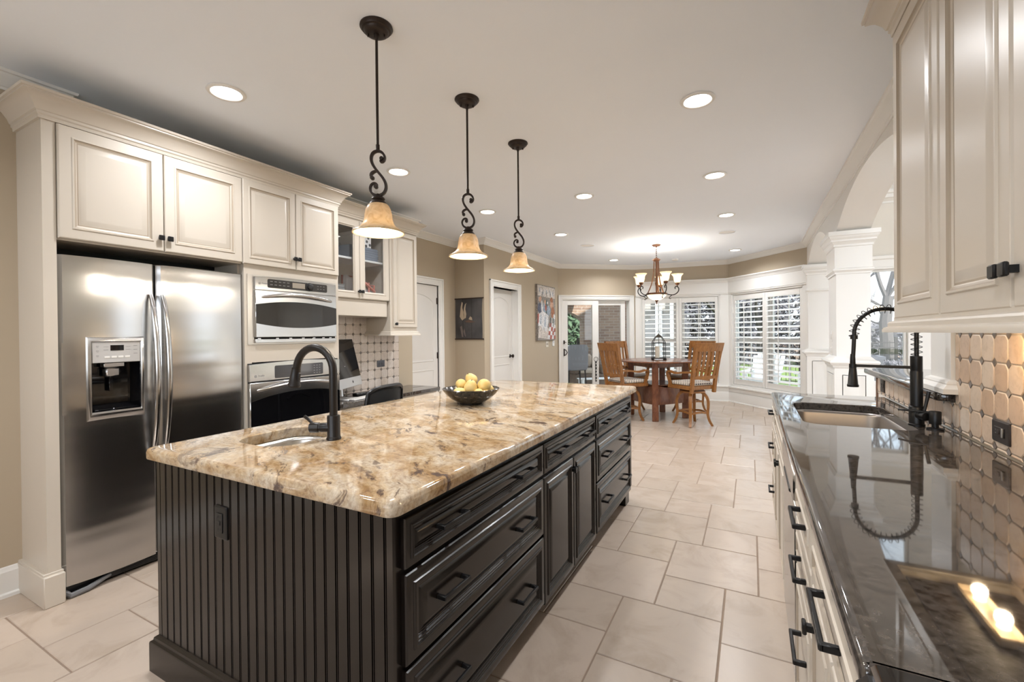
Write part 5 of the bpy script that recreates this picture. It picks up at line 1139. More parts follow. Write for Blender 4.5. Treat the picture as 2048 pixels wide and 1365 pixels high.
for i in range(4):
    for j in range(4): patch(2 if (i+j) % 2 else 1, [(.55+.11*i+.03*j, .02+.075*j), (.66+.11*i+.03*j, .015+.075*j), (.685+.11*i+.03*j, .09+.075*j), (.575+.11*i+.03*j, .095+.075*j)] if .575+.11*i+.03*j < .87 else [(.90, .02+.07*j), (.985, .02+.07*j), (.985, .08+.07*j), (.90, .08+.07*j)])
for q in range(4): patch(1 if q % 2 else 7, [(.70+.07*q, .26), (.72+.07*q, .26), (.74+.07*q, .42), (.71+.07*q, .42)])
blob(1, .92, .44, .06, .05); blob(1, .52, .44, .10, .03)
patch(9, [(.0, .0), (.012, .0), (.012, 1), (.0, 1)])
mb.build('canvas', pm, root)
root = thing('switch_plate', (XB, 7.90, 1.10), 'cream switch plate directly below the colourful canvas', 'switch')
mb = MB(MB_); mb.box(7.84, 7.96, 1.10, 1.215, 0, .006, .002); mb.build('cover_plate', mat('almond_plastic', (.70, .66, .58), .4), root)
for q in (-.026, .026): mb = MB(MB_); mb.box(7.90+q-.009, 7.90+q+.009, 1.14, 1.175, .006, .011, .002); mb.build('toggle', mat('toggle_brown', (.2, .16, .12), .5), root)
root = thing('switch_plate', (XB, 8.20, 1.11), 'small white wall control below the right edge of the colourful canvas', 'switch')
mb = MB(MB_); mb.box(8.15, 8.25, 1.11, 1.225, 0, .012, .003); mb.build('cover_plate', WHITEP, root); mb = MB(MB_); mb.box(8.17, 8.23, 1.165, 1.205, .012, .014, .001); mb.build('display', mat('pale_display', (.55, .56, .58), .3), root)
# sleigh bells hanging on the slider
Ms, _ = wallframe(PC, PD); root = thing('bell_strap', Ms @ Vector((.80, .36, 0)), 'black strap of round silver bells hanging on the sliding door', 'bells')
mb = MB(Ms); mb.box(.785, .815, .36, .775, -.004, .002, .001); mb.tube([(.80+.045*math.cos(2*PI*q/20), .82+.045*math.sin(2*PI*q/20), .003) for q in range(20)], .004, 6, closed=True); mb.build('strap', BLKP, root)
for q in range(6): mb = MB(Ms @ Matrix.Translation((.805, .40+.066*q, .012))); mb.lathe([(.002, -.015), (.010, -.012), (.0165, -.004), (.0165, .004), (.010, .012), (.002, .0155)], n=12, cap=(False, False)); mb.build('bell', CHROME, root, ang=80)
# ================================================================ dining corner
tx, ty = -1.335, 7.545
root = thing('dining_table', (tx, ty, 0), 'round counter height cherry wood table in front of the bay windows', 'table')
TZ = .915
mb = MB(); mb.lathe([(.002, TZ-.026), (.60, TZ-.026), (.612, TZ-.022), (.616, TZ-.012), (.610, TZ-.003), (.600, TZ), (.002, TZ)], (tx, ty, 0), 64, cap=(False, False)); mb.build('tabletop', CHERRY, root, ang=40)
for dx_, dy_ in ((.04, -.463), (.41, .02), (-.43, -.02), (-.01, .435)):
    mb = MB(Matrix.Translation((tx+dx_, ty+dy_, 0)) @ Matrix.Rotation(.15+PI/4*0, 4, 'Z')); mb.box(-.048, .048, -.048, .048, 0, TZ-.026, .006); mb.build('leg', CHERRY, root)
def curved_rail(p, q, z0, z1, bow, th=.022, nm='apron', dip=0):
    mb = MB(); n = 14; p, q = Vector(p), Vector(q); d = (q-p); nn = Vector((d.y, -d.x, 0)).normalized(); Rr = []
    for k in range(n+1):
        t = k/n; c = p+d*t+nn*bow*math.sin(PI*t); zt = z1-dip*math.sin(PI*t)
        Rr.append([mb.v((c.x+nn.x*a, c.y+nn.y*a, z)) for a, z in ((-th/2, z0), (th/2, z0), (th/2, zt), (-th/2, zt))])
    for A, B in zip(Rr, Rr[1:]):
        for k in range(4): j = (k+1) % 4; mb.f(A[k], A[j], B[j], B[k])
    mb.f(Rr[0][::-1]); mb.f(Rr[-1]); return mb.build(nm, CHERRY, root, ang=40)
LG = [(tx+.04, ty-.463, 0), (tx+.41, ty+.02, 0), (tx-.01, ty+.435, 0), (tx-.43, ty-.02, 0)]
for a, b in zip(LG, LG[1:]+LG[:1]): curved_rail(a, b, TZ-.10, TZ-.026, .0, nm='apron'); curved_rail(a, b, .245, .545, .02, nm='lower_panel', dip=.045)
mb = MB(); mb.prism([(p[0]*.96+tx*.04, p[1]*.96+ty*.04) for p in LG], .53, .548, 2, .003); mb.build('lower_shelf', CHERRY, root)
# swivel arm chairs
CUSH = mat('woven_cushion', (.5, .45, .4), .85); v = coords(CUSH, (1, 1, 1), (0, 0, .0)); ck = N(CUSH, 'ShaderNodeTexBrick', Scale=1.0); L(CUSH, v, ck.inputs['Vector'])
ck.inputs['Brick Width'].default_value = .040; ck.inputs['Row Height'].default_value = .022; ck.inputs['Mortar Size'].default_value = .0065; ck.inputs['Color1'].default_value = (.05, .045, .045, 1); ck.inputs['Color2'].default_value = (.09, .08, .08, 1); ck.inputs['Mortar'].default_value = (.66, .60, .52, 1)
L(CUSH, ck.outputs['Color'], BS(CUSH).inputs['Base Color'])
def swivel_chair(label):
    root = thing('swivel_armchair', (0, 0, 0), label, 'chair', 'swivel armchairs around the dining table')   # faces +Y
    mb = MB()
    sec = [(1, .85), (-1, .85), (-1, -.85), (1, -.85)]
    mb.prism([(-.235, -.20), (.235, -.20), (.250, .23), (.20, .25), (-.20, .25), (-.250, .23)], .535, .590, 2, .006); mb.build('seat', OAK, root)
    mb = MB(); L_ = []
    P = [(-.215, -.185), (.215, -.185), (.232, .225), (-.232, .225)]; ins = [(.02, .588), (.004, .600), (0, .618), (.006, .634), (.03, .645), (.07, .650)]
    def rp(i):
        Q = offset(P, i); out = []
        for k in range(4):
            a, b, c = Vector(Q[k-1]), Vector(Q[k]), Vector(Q[(k+1) % 4]); u_, w_ = (a-b).normalized(), (c-b).normalized()
            for t in range(5):
                s_ = t/4; r = .04; p0, p1, p2 = b+u_*r, b, b+w_*r; out.append(((p0*(1-s_)**2+p1*2*s_*(1-s_)+p2*s_*s_).x, (p0*(1-s_)**2+p1*2*s_*(1-s_)+p2*s_*s_).y))
        return out
    mb.loops([[(x, y, z) for x, y in rp(i)] for i, z in ins], cap_first=True); mb.build('cushion', CUSH, root, ang=60)
    # back posts, raked; crest, lower rail, slats
    def bk(x, z): s_ = (z-.50)/.70; return Vector((x*(1+.10*s_), -.205-.13*s_*(.55+.45*s_), z))
    for sx_ in (-1, 1): mb = MB(); mb.tube([bk(sx_*.205, .49+.71*k/10) for k in range(11)], [.0225]*11, up=(1, 0, 0), sec=sec); mb.build('back_post', OAK, root, ang=30)
    def railx(z0, z1, bow, th, nm):
        mb = MB(); n = 12; R = []
        for k in range(n+1):
            x = -.235+.47*k/n; b_ = bow*(1-(x/.235)**2); ring_ = []
            for z, o in ((z0, -th/2), (z0, th/2), (z1, th/2), (z1, -th/2)): p = bk(x, z); ring_.append(mb.v((p.x, p.y-b_+o, z)))
            R.append(ring_)
        for A, B in zip(R, R[1:]):
            for q in range(4): j = (q+1) % 4; mb.f(A[q], A[j], B[j], B[q])
        mb.f(R[0][::-1]); mb.f(R[-1]); mb.build(nm, OAK, root, ang=40)
    railx(1.085, 1.205, .030, .030, 'crest_rail'); railx(.690, .735, .012, .024, 'lower_rail')
    for q in range(5):
        x = -.145+.0725*q; mb = MB(); mb.tube([bk(x, .72+.38*k/8)+Vector((0, -.012-.014*math.sin(PI*k/8), 0)) for k in range(9)], .020, up=(1, 0, 0), sec=[(1, .32), (-1, .32), (-1, -.32), (1, -.32)]); mb.build('slat', OAK, root, ang=30)
    for sx_ in (-1, 1):
        mb = MB(); A = smooth([bk(sx_*.215, .790)+Vector((0, .01, 0)), (sx_*.245, -.10, .785), (sx_*.262, .05, .760), (sx_*.268, .16, .790), (sx_*.262, .215, .775), (sx_*.258, .222, .735), (sx_*.252, .195, .665), (sx_*.248, .165, .56)], 2)
        mb.tube(A, [.019]*len(A), up=(1, 0, 0), sec=[(1.15, .7), (-1.15, .7), (-1.15, -.7), (1.15, -.7)]); mb.build('arm', OAK, root, ang=40)
    mb = MB(); mb.lathe([(.10, .505), (.10, .535)], n=24); mb.lathe([(.175, .478), (.178, .482), (.178, .502), (.175, .506)], n=32); mb.build('swivel_plate', OAK, root)
    for q in range(4):
        a = PI/2*q+.69; ca, sa = math.cos(a), math.sin(a); P = smooth([(r*ca, r*sa, z) for r, z in ((.120, .49), (.185, .445), (.218, .36), (.215, .26), (.205, .17), (.225, .08), (.272, .0))], 2); m_ = len(P)
        mb = MB(); mb.tube(P, [.026-.007*k/(m_-1) for k in range(m_)], up=(-sa, ca, 0), sec=[(.95, .8), (-.95, .8), (-.95, -.8), (.95, -.8)]); mb.build('leg', OAK, root, ang=40)
        b = a+PI/2; p, r = Vector((.20*ca, .20*sa, .185)), Vector((.20*math.cos(b), .20*math.sin(b), .185)); m__ = (p+r)/2*1.10
        mb = MB(); Q = smooth([p, m__, r], 2); mb.tube(Q, .012, up=(0, 0, 1), sec=[(1.1, .8), (-1.1, .8), (-1.1, -.8), (1.1, -.8)]); mb.build('stretcher', OAK, root, ang=40)
    return root
def face(x, y): return math.atan2(-(tx-x), ty-y)
ch = swivel_chair('oak armchair with cushion at the right front, its back to the camera'); ch.location = (-.765, 7.06, 0); ch.rotation_euler.z = face(-.765, 7.06)
for (x, y, rz, lb) in ((-1.735, 7.03, -.68, 'oak armchair at the left, half behind the island corner'), (-1.93, 8.03, -2.15, 'oak armchair at the far left, only its back showing past the table'), (-.93, 8.16, 2.55, 'oak armchair at the far right, behind the front right chair')):
    copy_thing(ch, (x, y, 0), rz, lb)
# lantern
lx, ly = -1.315, 7.50
root = thing('candle_lantern', (lx, ly, TZ), 'open black iron lantern with a cream candle, on the dining table', 'lantern')
mb = MB(Matrix.Translation((lx, ly, TZ)) @ Matrix.Rotation(.3, 4, 'Z')); w = .093
for sx_ in (-1, 1):
    for sy_ in (-1, 1):
        mb.tube(smooth([(sx_*w, sy_*w, .03), (sx_*w, sy_*w, .27), (sx_*w, sy_*w, .285), (sx_*.05, sy_*.05, .365)], 1), .0055, 6); mb.box(sx_*w-.012, sx_*w+.012, sy_*w-.012, sy_*w+.012, 0, .035, .003)
for z in (.032, .275):
    for s_ in (-1, 1): mb.box(-w, w, s_*w-.004, s_*w+.004, z-.006, z+.006); mb.box(s_*w-.004, s_*w+.004, -w, w, z-.006, z+.006)
mb.box(-w, w, -w, w, .024, .032); mb.build('frame', IRON, root)
mb = MB(Matrix.Translation((lx, ly, TZ)) @ Matrix.Rotation(.3+PI/4, 4, 'Z')); mb.lathe([(.082, .362), (.080, .368), (.05, .392), (.018, .412), (.008, .420), (.002, .424)], n=4, cap=(True, True)); mb.build('roof', IRON, root, ang=20)
mb = MB(Matrix.Translation((lx, ly, TZ))); mb.tube([(0, 0, .42), (.0, 0, .432)]+[(.017*math.cos(t), .006*math.sin(t), .450+.018*math.sin(t)) for t in [-PI/2+PI*1.6*k/12 for k in range(13)]], .003, 6); mb.tube([(0, 0, .415), (0, 0, .30), (0, 0, .25)], .004, 6); mb.build('hook', IRON, root)
mb = MB(); mb.lathe([(.034, TZ+.033), (.034, TZ+.215), (.030, TZ+.220), (.006, TZ+.214)], (lx-.02, ly, 0), 24); mb.lathe([(.002, TZ+.214), (.002, TZ+.228)], (lx-.02, ly, 0), 6); mb.build('candle', mat('wax', (.72, .66, .54), .5), root)
# chandelier
hx, hy = -1.325, 7.42
root = thing('chandelier', (hx, hy, 1.80), 'bronze chandelier with five alabaster cups and a bowl, over the dining table', 'chandelier')
mb = MB(); mb.lathe([(.068, CEILZ), (.070, CEILZ-.006), (.058, CEILZ-.014), (.050, CEILZ-.024), (.012, CEILZ-.028), (.008, CEILZ-.04)], (hx, hy, 0), 32); mb.build('canopy', BRONZE2, root)
z = CEILZ-.045
for q in range(6):
    mb = MB(Matrix.Translation((hx, hy, z-.016)) @ Matrix.Rotation(PI/2*(q % 2), 4, 'Z')); mb.tube([(.008*math.cos(t), 0, .021*math.sin(t)) for t in [2*PI*k/14 for k in range(14)]], .0022, 5, closed=True); mb.build('chain_link', BRONZE2, root); z -= .031
mb = MB(); mb.lathe([(.006, 2.565), (.010, 2.555), (.030, 2.545), (.062, 2.527), (.066, 2.520), (.058, 2.512), (.045, 2.508), (.045, 2.496), (.02, 2.492)], (hx, hy, 0), 32); mb.build('crown_plate', BRONZE2, root)
for q in range(3):
    a = 2*PI*q/3+.9; P = smooth([(hx+r*math.cos(a), hy+r*math.sin(a), zz) for r, zz in ((.038, 2.50), (.042, 2.38), (.055, 2.24), (.085, 2.12), (.125, 2.03), (.150, 1.985))], 2); mb = MB(); mb.tube(P, .0085, up=(-math.sin(a), math.cos(a), 0), sec=[(1, .7), (-1, .7), (-1, -.7), (1, -.7)]); mb.build('strut', BRONZE2, root, ang=30)
mb = MB(); mb.lathe([(.014, 1.99), (.016, 2.10), (.024, 2.14), (.016, 2.18), (.014, 2.40), (.018, 2.50)], (hx, hy, 0), 16); mb.build('centre_column', BRONZE2, root)
mb = MB(); mb.lathe([(.148, 1.958), (.160, 1.962), (.163, 1.975), (.158, 1.988), (.146, 1.990), (.142, 1.975), (.148, 1.958)], (hx, hy, 0), 40, cap=(False, False)); mb.build('ring', BRONZE2, root)
mb = MB(); mb.lathe([(.150, 1.965), (.135, 1.938), (.105, 1.908), (.065, 1.884), (.02, 1.872), (.002, 1.871)], (hx, hy, 0), 40, cap=(False, False)); mb.build('glass_bowl', ALABW, root, ang=80)
mb = MB(); mb.lathe([(.030, 1.876), (.026, 1.862), (.012, 1.850), (.009, 1.835), (.012, 1.825), (.006, 1.815), (.002, 1.805)], (hx, hy, 0), 18); mb.build('finial', BRONZE2, root)
for q in range(5):
    a = 2*PI*q/5+.30; ca, sa = math.cos(a), math.sin(a)
    def ap(r, zz): return (hx+r*ca, hy+r*sa, zz)
    mb = MB(); P = smooth([ap(.150, 1.975), ap(.20, 1.955), ap(.27, 1.955), ap(.325, 1.995), ap(.340, 2.045), ap(.322, 2.085), ap(.290, 2.088), ap(.275, 2.065), ap(.288, 2.048)], 2); mb.tube(P, .0075, 8); mb.tube([ap(.318, 2.085), ap(.315, 2.112)], .007, 8)
    mb.tube(smooth([ap(.235, 1.953), ap(.205, 1.930), ap(.185, 1.905), ap(.205, 1.890), ap(.220, 1.905)], 2), .005, 6); arm = mb.build('arm', IRON, root)
    mb = MB(Matrix.Translation((hx+.315*ca, hy+.315*sa, 0))); mb.lathe([(.010, 2.105), (.024, 2.110), (.026, 2.122), (.034, 2.130), (.036, 2.142), (.028, 2.148)], n=20); mb.build('cup', BRONZE2, arm)
    mb = MB(Matrix.Translation((hx+.315*ca, hy+.315*sa, 0))); mb.lathe([(.028, 2.142), (.044, 2.165), (.052, 2.20), (.056, 2.235), (.066, 2.258), (.086, 2.277), (.090, 2.286), (.084, 2.284), (.064, 2.266), (.052, 2.238), (.048, 2.20), (.040, 2.17), (.02, 2.152)], n=32, cap=(True, False)); mb.build('glass_shade', ALABW, arm, ang=70)
    mb = MB(Matrix.Translation((hx+.315*ca, hy+.315*sa, 0))); mb.lathe([(.012, 2.155), (.028, 2.185), (.026, 2.215), (.010, 2.235), (.001, 2.237)], n=14); mb.build('bulb', BULB, arm, ang=80)
    l = bpy.data.lights.new('chandelier_lamp', 'POINT'); l.energy = 2.3; l.color = (1, .96, .90); l.shadow_soft_size = .03; o = bpy.data.objects.new('chandelier_lamp', l); COL.objects.link(o); o.parent = root; o.location = (.315*ca, .315*sa, 2.265-1.80)
l = bpy.data.lights.new('chandelier_lamp', 'POINT'); l.energy = 2; l.color = (1, .84, .62); l.shadow_soft_size = .03; o = bpy.data.objects.new('chandelier_lamp', l); COL.objects.link(o); o.parent = root; o.location = (0, 0, .13)
# ================================================================ outdoors
LAWN = noisy('lawn', (.11, .16, .035), .95, .5, 14); CONC = noisy('patio_concrete', (.62, .61, .60), .9, .06, 3); BARK = noisy('bark', (.045, .038, .036), .95, .35, 18); LEAFL = noisy('leaf_litter', (.16, .10, .06), .95, .4, 20)
mb = MB(); mb.box(-60, 60, 9.9, 90, -.40, -.16); mb.box(6.2, 60, -30, 9.9, -.40, -.16); mb.box(-60, -4.4, -30, 9.9, -.40, -.16); mb.build('ground', LAWN, kind='structure', flat=True)
mb = MB(); mb.prism([(-.35, 9.92), (.95, 8.6), (6.5, 8.6), (6.5, 13.5), (-9.5, 13.5), (-9.5, 8.2), (-4.4, 8.2), (-3.5, 8.6), (-2.2, 9.70)], -.2, -.10); mb.build('ground', CONC, kind='structure', flat=True)
mb = MB(); mb.box(6.2, 18, -3.2, 9.9, -.2, -.10); mb.build('ground', CONC, kind='structure', flat=True)  # unseen slab added beside the house to bounce light up through the openings
mb = MB(); mb.box(-16, 18, -18, -3.2, -.2, -.10); mb.build('ground', CONC, kind='structure', flat=True)  # unseen slab added behind the house to bounce sun onto the ceiling
mb = MB(); mb.box(-60, 60, 26, 90, -.2, -.12); mb.build('ground', LEAFL, kind='structure', flat=True)
# porch behind the slider: brick arch wall, ceiling, furniture
Mp, _ = wallframe(PC, PD)
mb = MB(Mp); dz = -3.1; n = 20; a0, a1, zs, rise = .30, 1.61, 1.70, .28; P = [(-5.5, -.1), (a0, -.1), (a0, 1.0), (a0, zs)]; Rr = ((a1-a0)**2/4+rise**2)/(2*rise)
P = [(a0, zs)]+[(a0+(a1-a0)*k/n, zs+rise-Rr+math.sqrt(Rr*Rr-(a0+(a1-a0)*k/n-(a0+a1)/2)**2)) for k in range(1, n)]+[(a1, zs), (a1, 1.0), (a0, 1.0)]
def prism_w(mb, pts, lo, hi): mb.prism(pts, lo, hi, 2)
prism_w(mb, [(-6, -.1), (3.0, -.1), (3.0, 1.0), (-6, 1.0)], dz-.35, dz); prism_w(mb, [(-6, 1.0), (a0, 1.0), (a0, zs), (-6, zs)], dz-.35, dz); prism_w(mb, [(a1, 1.0), (3.0, 1.0), (3.0, zs), (a1, zs)], dz-.35, dz)
top = [(-6, zs)]+P[:n+1]+[(3.0, zs), (3.0, 2.75), (-6, 2.75)]; prism_w(mb, top, dz-.35, dz)
mb.build('porch_wall', BRICK, kind='structure', flat=True)
mb = MB(Mp); mb.box(a0-.05, a1+.06, .94, 1.02, dz-.38, dz+.06, .01); mb.build('trim_9', mat('limestone', (.62, .58, .52), .8), kind='structure')
mb = MB(Mp); mb.box(-6, 1.50, 2.70, 2.80, dz-.2, -.15); mb.build('porch_ceiling', mat('porch_stain', (.16, .10, .06), .7), kind='structure', flat=True)
root = thing('garden_pavilion', (-2.3, 13.0, -.1), 'grey pavilion wall with white posts outside the leftmost shutter', 'pavilion')
mb = MB(); mb.box(-2.66, -1.90, 13.05, 13.15, -.1, 2.7); mb.build('wall_panel', noisy('pavilion_stucco', (.27, .25, .225), .9, .06, 5), root, flat=True)
for a in (-2.35, -1.96): mb = MB(); mb.box(a, a+.17, 12.90, 13.07, -.1, 2.7, .01); mb.build('post', TRIM, root)
mb = MB(); mb.box(-2.9, -1.6, 12.6, 13.4, 2.7, 2.85, .01); mb.build('roof_edge', TRIM, root)
# porch stool and wicker seat
GF = mat('grey_fabric', (.22, .22, .24), .85); root = thing('patio_stool', Mp @ Vector((.74, -.10, -1.25)), 'grey upholstered high back patio stool behind the sliding glass', 'stool')
Mq = Mp @ Matrix.Translation((.74, -.10, -1.25)); mb = MB(Mq); mb.box(-.24, .24, .60, .68, -.24, .22, .03); mb.build('seat', GF, root); mb = MB(Mq); mb.loops([[(x, z, .24+.06*(z-.6)+o) for x, z in rrect(-.24+i, .24-i, .62+i, 1.20-i, .09, 5)] for i, o in ((.02, -.04), (0, -.03), (0, .01), (.02, .02))], cap_first=True); mb.build('backrest', GF, root)
for sx_ in (-1, 1):
    for sz_ in (-1, 1): mb = MB(Mq); mb.tube([(sx_*.19, .61, sz_*.19), (sx_*.22, 0, sz_*.22)], .018, 6); mb.build('leg', IRON, root)
mb = MB(Mq); mb.tube([(-.21, .22, -.21), (.21, .22, -.21), (.21, .22, .21), (-.21, .22, .21)], .012, 6, closed=True); mb.build('foot_rail', IRON, root)
WK = noisy('wicker', (.11, .075, .05), .8, .4, 60); root = thing('wicker_armchair', Mp @ Vector((1.42, -.10, -2.5)), 'brown wicker armchair on the porch beyond the patio stool', 'armchair'); Mq = Mp @ Matrix.Translation((1.42, -.10, -2.5))
mb = MB(Mq); mb.box(-.42, .42, .08, .42, -.4, .4, .04); mb.box(-.42, .42, .40, .92, -.40, -.26, .05); mb.box(-.42, -.28, .4, .66, -.3, .4, .04); mb.box(.28, .42, .4, .66, -.3, .4, .04); mb.build('frame', WK, root)
mb = MB(Mq); mb.box(-.27, .27, .41, .54, -.26, .38, .04); mb.build('seat_cushion', mat('tan_cushion', (.34, .27, .20), .9), root); mb = MB(Mq); mb.box(-.26, .26, .52, .90, -.27, -.14, .05); mb.build('back_cushion', mat('tan_cushion2', (.30, .23, .17), .9), root)
root = thing('patio_bench', Mp @ Vector((1.35, -.1, -1.85)), 'low white slatted bench on the porch floor behind the stool', 'bench'); mb = MB(Mp)
for k in range(4): mb.box(.95, 1.95, .24, .265, -1.72+.075*k, -1.66+.075*k, .004)
mb.build('slats', TRIM, root)
for sx_ in (1.02, 1.88): mb = MB(Mp); mb.box(sx_-.03, sx_+.03, -.1, .24, -1.72, -1.44, .004); mb.build('leg', TRIM, root)
# iron fence
def fence(name, pts, label, h=1.25, z=-.16):
    root = thing(name, (pts[0][0], pts[0][1], z), label, 'fence'); mb = MB(); mp = MB()
    for a, b in zip(pts, pts[1:]):
        a, b = Vector((*a, 0)), Vector((*b, 0)); n = max(1, int((b-a).length/.115))
        for q in (.12, h-.18, h-.05): mb.tube([a+Vector((0, 0, z+q)), b+Vector((0, 0, z+q))], .016, 4)
        for k in range(n): p = a.lerp(b, (k+.5)/n); mb.tube([p+Vector((0, 0, z+.06)), p+Vector((0, 0, z+h))], .0085, 4)
        m = max(1, round((b-a).length/2.2))
        for k in range(m+1): p = a.lerp(b, k/m); mp.box(p.x-.03, p.x+.03, p.y-.03, p.y+.03, z, z+h+.1)
    mb.build('railing', IRON, root, flat=True); mp.build('posts', IRON, root, flat=True)
fence('iron_fence', [(-14, 14.2), (-3, 14.6), (7.5, 15.0), (18, 16)], 'black iron picket fence across the lawn beyond the windows')
# garden chairs on the deck
def lounge(x, y, rz, label, m=TRIM):
    root = thing('garden_chair', (x, y, -.10), label, 'chair', 'white garden chairs outside'); M = Matrix.Translation((x, y, -.10)) @ Matrix.Rotation(rz, 4, 'Z')
    for k in range(7): t = (k-3)/3; mb = MB(M); mb.tube([(t*.24, -.15, .30), (t*.29, -.52, .98-.09*t*t)], .042, sec=[(1, .2), (-1, .2), (-1, -.2), (1, -.2)], up=(1, 0, 0)); mb.build('back_slat', m, root, flat=True)
    mb = MB(M)
    for k in range(6): mb.box(-.27, .27, -.18+.105*k, -.085+.105*k, .30+.022*k, .322+.022*k)
    mb.build('seat', m, root, flat=True)
    for s_ in (-1, 1):
        mb = MB(M); mb.box(s_*.33-.07, s_*.33+.07, -.42, .42, .55, .575, .005); mb.build('arm', m, root); mb = MB(M); mb.box(s_*.30-.05, s_*.30+.05, .33, .36, 0, .55); mb.prism([(-.62*1.0, .0), (-.52, 0), (.40, .40), (.40, .46)], s_*.28-.012, s_*.28+.012, 0); mb.build('leg', m, root, flat=True)
lounge(1.35, 11.3, 2.6, 'white slatted garden chair outside the angled window, nearer the column'); lounge(.25, 11.6, 2.9, 'white slatted garden chair outside the angled window, beside the corner post')
root = thing('patio_umbrella', (1.98, 13.0, -.1), 'tan patio umbrella outside the tall window right of the column', 'umbrella')
mb = MB(); mb.lathe([(.84, 1.80), (.85, 1.83), (.46, 1.98), (.06, 2.12), (.03, 2.16)], (1.98, 13.0, 0), 8, cap=(False, True)); mb.build('canopy', mat('tan_canvas', (.50, .36, .22), .9), root, ang=20); mb = MB(); mb.lathe([(.025, -.1), (.025, 2.3)], (1.98, 13.0, 0), 10); mb.lathe([(.28, -.1), (.28, -.03), (.05, 0)], (1.98, 13.0, 0), 20); mb.build('pole', IRON, root)
root = thing('planter', (2.0, 11.5, -.1), 'grey tapered planter outside the tall window, behind the column', 'planter')
mb = MB(); mb.prism([(1.80, 11.3), (2.20, 11.3), (2.20, 11.7), (1.80, 11.7)], -.1, -.09); mb.loops([[(2.0+s_*a, 11.5+s_*b, z) for a, b in ((-1, -1), (1, -1), (1, 1), (-1, 1))] for s_, z in ((.20, -.1), (.30, .78), (.33, .78), (.33, .84), (.28, .84), (.27, .74))]); mb.build('pot', mat('slate_resin', (.20, .19, .20), .6), root, flat=True)
# trees
def grow(mb, p, d, r, ln, depth, rnd, spread):
    n = 4; P = [p.copy()]; Rr = [r]; q = p.copy(); dd = d.copy()
    for k in range(n): dd = (dd+Vector((rnd.uniform(-1, 1), rnd.uniform(-1, 1), rnd.uniform(-.6, .8)))*.16).normalized(); q = q+dd*ln/n; P.append(q.copy()); Rr.append(r*(1-.42*(k+1)/n))
    mb.tube(P, Rr, 5 if depth > 2 else 3, cap=False)
    if depth == 0: return
    for k in range(3 if depth > 1 else 4):
        i = rnd.choice((2, 3, 4)); ax = Vector((rnd.uniform(-1, 1), rnd.uniform(-1, 1), rnd.uniform(-.25, .7))).normalized()
        grow(mb, P[i], (dd*(1-spread)+ax*spread).normalized(), Rr[i]*.68, ln*rnd.uniform(.60, .82), depth-1, rnd, spread)
def bare_tree(x, y, h, r, seed, label, depth=5):
    rnd = random.Random(seed); mb = MB(); grow(mb, Vector((x, y, -.2)), Vector((rnd.uniform(-.1, .1), rnd.uniform(-.1, .1), 1)).normalized(), r, h*.34, depth, rnd, .55)
    return mb.build('bare_tree', BARK, label=label, cat='tree', group='bare trees beyond the fence', loc=(x, y, -.2), flat=True)
rnd = random.Random(4); mb = MB(); b0 = Vector((3.66, 17.5, -.2)); P = [b0, b0+Vector((.03, 0, .9)), b0+Vector((-.02, 0, 1.8)), b0+Vector((.05, 0, 2.6))]; mb.tube(P, [.24, .18, .16, .13], 8, cap=False)
for d, z, r, ln in (((-.75, .1, .65), 2.2, .05, 1.5), ((.25, 0, 1), 2.55, .075, 1.7), ((-.30, -.2, 1), 2.55, .065, 1.6), ((.8, .2, .6), 2.4, .05, 1.6), ((-.55, .3, .3), 1.7, .03, 1.2), ((.5, -.3, .9), 2.5, .05, 1.7), ((-.1, .4, 1), 2.5, .05, 1.9)): grow(mb, b0+Vector((0, 0, z)), Vector(d).normalized(), r, ln, 5, rnd, .5)
mb.build('bare_tree', BARK, label='large bare tree filling the tall window right of the white column', cat='tree', group='bare trees beyond the fence', loc=b0, flat=True)
for i, (x, y, h, r, lb) in enumerate(((2.0, 19.5, 10, .20, 'bare tree with dark trunk high in the angled window, next to the column'), (.3, 21.0, 9, .16, 'bare tree seen through the left half of the angled window'),
    (-1.1, 19.0, 9, .15, 'bare tree behind the shutter nearest the bay corner post'), (-2.0, 23.0, 10, .18, 'bare tree behind the shutter at the right of the chandelier'), (-3.6, 20.5, 9, .17, 'bare tree behind the leftmost shutter'), (6.6, 25, 11, .22, 'bare tree behind the large tree in the tall window'),
    (3.6, 25, 11, .22, 'distant bare tree between the white column and the tall window'), (-7.5, 19, 9, .2, 'bare tree beyond the brick porch arch'), (-.6, 27, 12, .2, 'distant bare tree high behind the bay corner post'))): bare_tree(x, y, h, r, 11+i, lb, 5 if i < 3 else 4)
LEAF = noisy('evergreen_leaf', (.035, .065, .03), .8, .5, 3); BRUSH = noisy('winter_brush', (.085, .08, .088), .95, .5, 3); RUST = noisy('rust_leaf', (.22, .09, .045), .9, .4, 4)
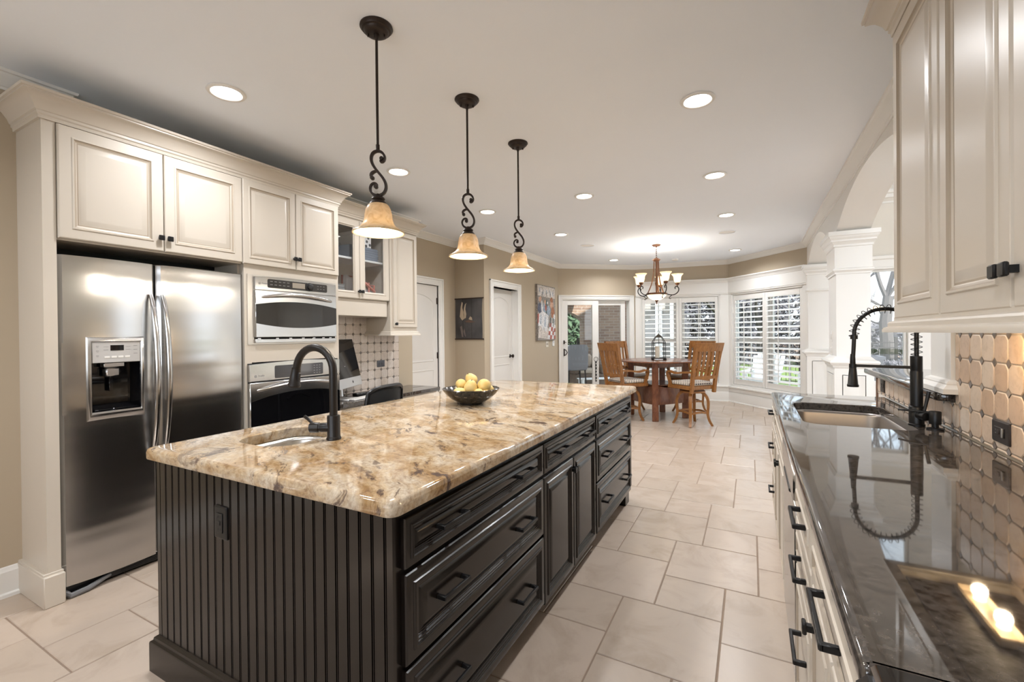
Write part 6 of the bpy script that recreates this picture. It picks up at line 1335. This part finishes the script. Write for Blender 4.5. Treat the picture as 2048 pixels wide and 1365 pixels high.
def clump(name, x, y, rx, ry, h, m, n, sz, seed, label, cat, kind=None, stem=True):
    rnd = random.Random(seed); mb = MB()
    for k in range(n):
        u_, v_, w_ = rnd.gauss(0, .45), rnd.gauss(0, .45), rnd.random(); taper = (1-w_*.75) if kind is None else 1; p = Vector((x+u_*rx*taper, y+v_*ry*taper, -.15+h*w_)); a = Vector((rnd.uniform(-1, 1), rnd.uniform(-1, 1), rnd.uniform(-1, 1))).normalized(); b = a.orthogonal().normalized(); s_ = sz*rnd.uniform(.6, 1.4)
        i = [mb.v(p+a*s_), mb.v(p+b*s_*.35), mb.v(p-a*s_), mb.v(p-b*s_*.35)]; mb.f(i)
    return mb.build(name, m, label=label, cat=cat, kind=kind, loc=(x, y, -.15), flat=True)
for i, (x, y, rx, h, m, lb) in enumerate(((-8.6, 16.2, 1.8, 4.6, LEAF, 'evergreen tree filling the brick porch arch'), (-6.4, 18, 1.6, 4.0, LEAF, 'second evergreen tree right of the one in the porch arch'))): clump('evergreen_tree', x, y, rx, rx, h, m, 2600, .16, 40+i, lb, 'tree')
rnd = random.Random(60); mb = MB()
for i in range(24):
    x = -12+1.25*i; h = (3.1+.5*(i % 2)) if x < 3 else 1.8
    for k in range(1300):
        p = Vector((x+rnd.uniform(-1, 1), 24+rnd.gauss(0, .7), -.15+h*rnd.random()**.8)); a = Vector((rnd.uniform(-1, 1), rnd.uniform(-1, 1), rnd.uniform(-1, 1))).normalized(); b = a.orthogonal().normalized(); s_ = .17*rnd.uniform(.5, 1.5)
        mb.f([mb.v(p+a*s_), mb.v(p+b*s_*.3), mb.v(p-a*s_), mb.v(p-b*s_*.3)])
mb.build('woodland_brush', BRUSH, label='dark winter brush along the edge of the wood', cat='brush', kind='stuff', loc=(0, 24, -.15), flat=True)
for i, (x, y, lb) in enumerate(((4.4, 16.4, 'rust leaved shrub behind the fence in the tall window'), (3.45, 14.2, 'brown twiggy shrub in front of the fence in the tall window'), (3.0, 13.9, 'low brown shrub right of the planter'), (-3.2, 15.8, 'rust leaved shrub behind the leftmost shutter'))): clump('garden_shrub', x, y, .9, .7, 1.5 if i in (0, 3) else .75, RUST if i in (0, 3) else BRUSH, 900, .07, 80+i, lb, 'shrub')
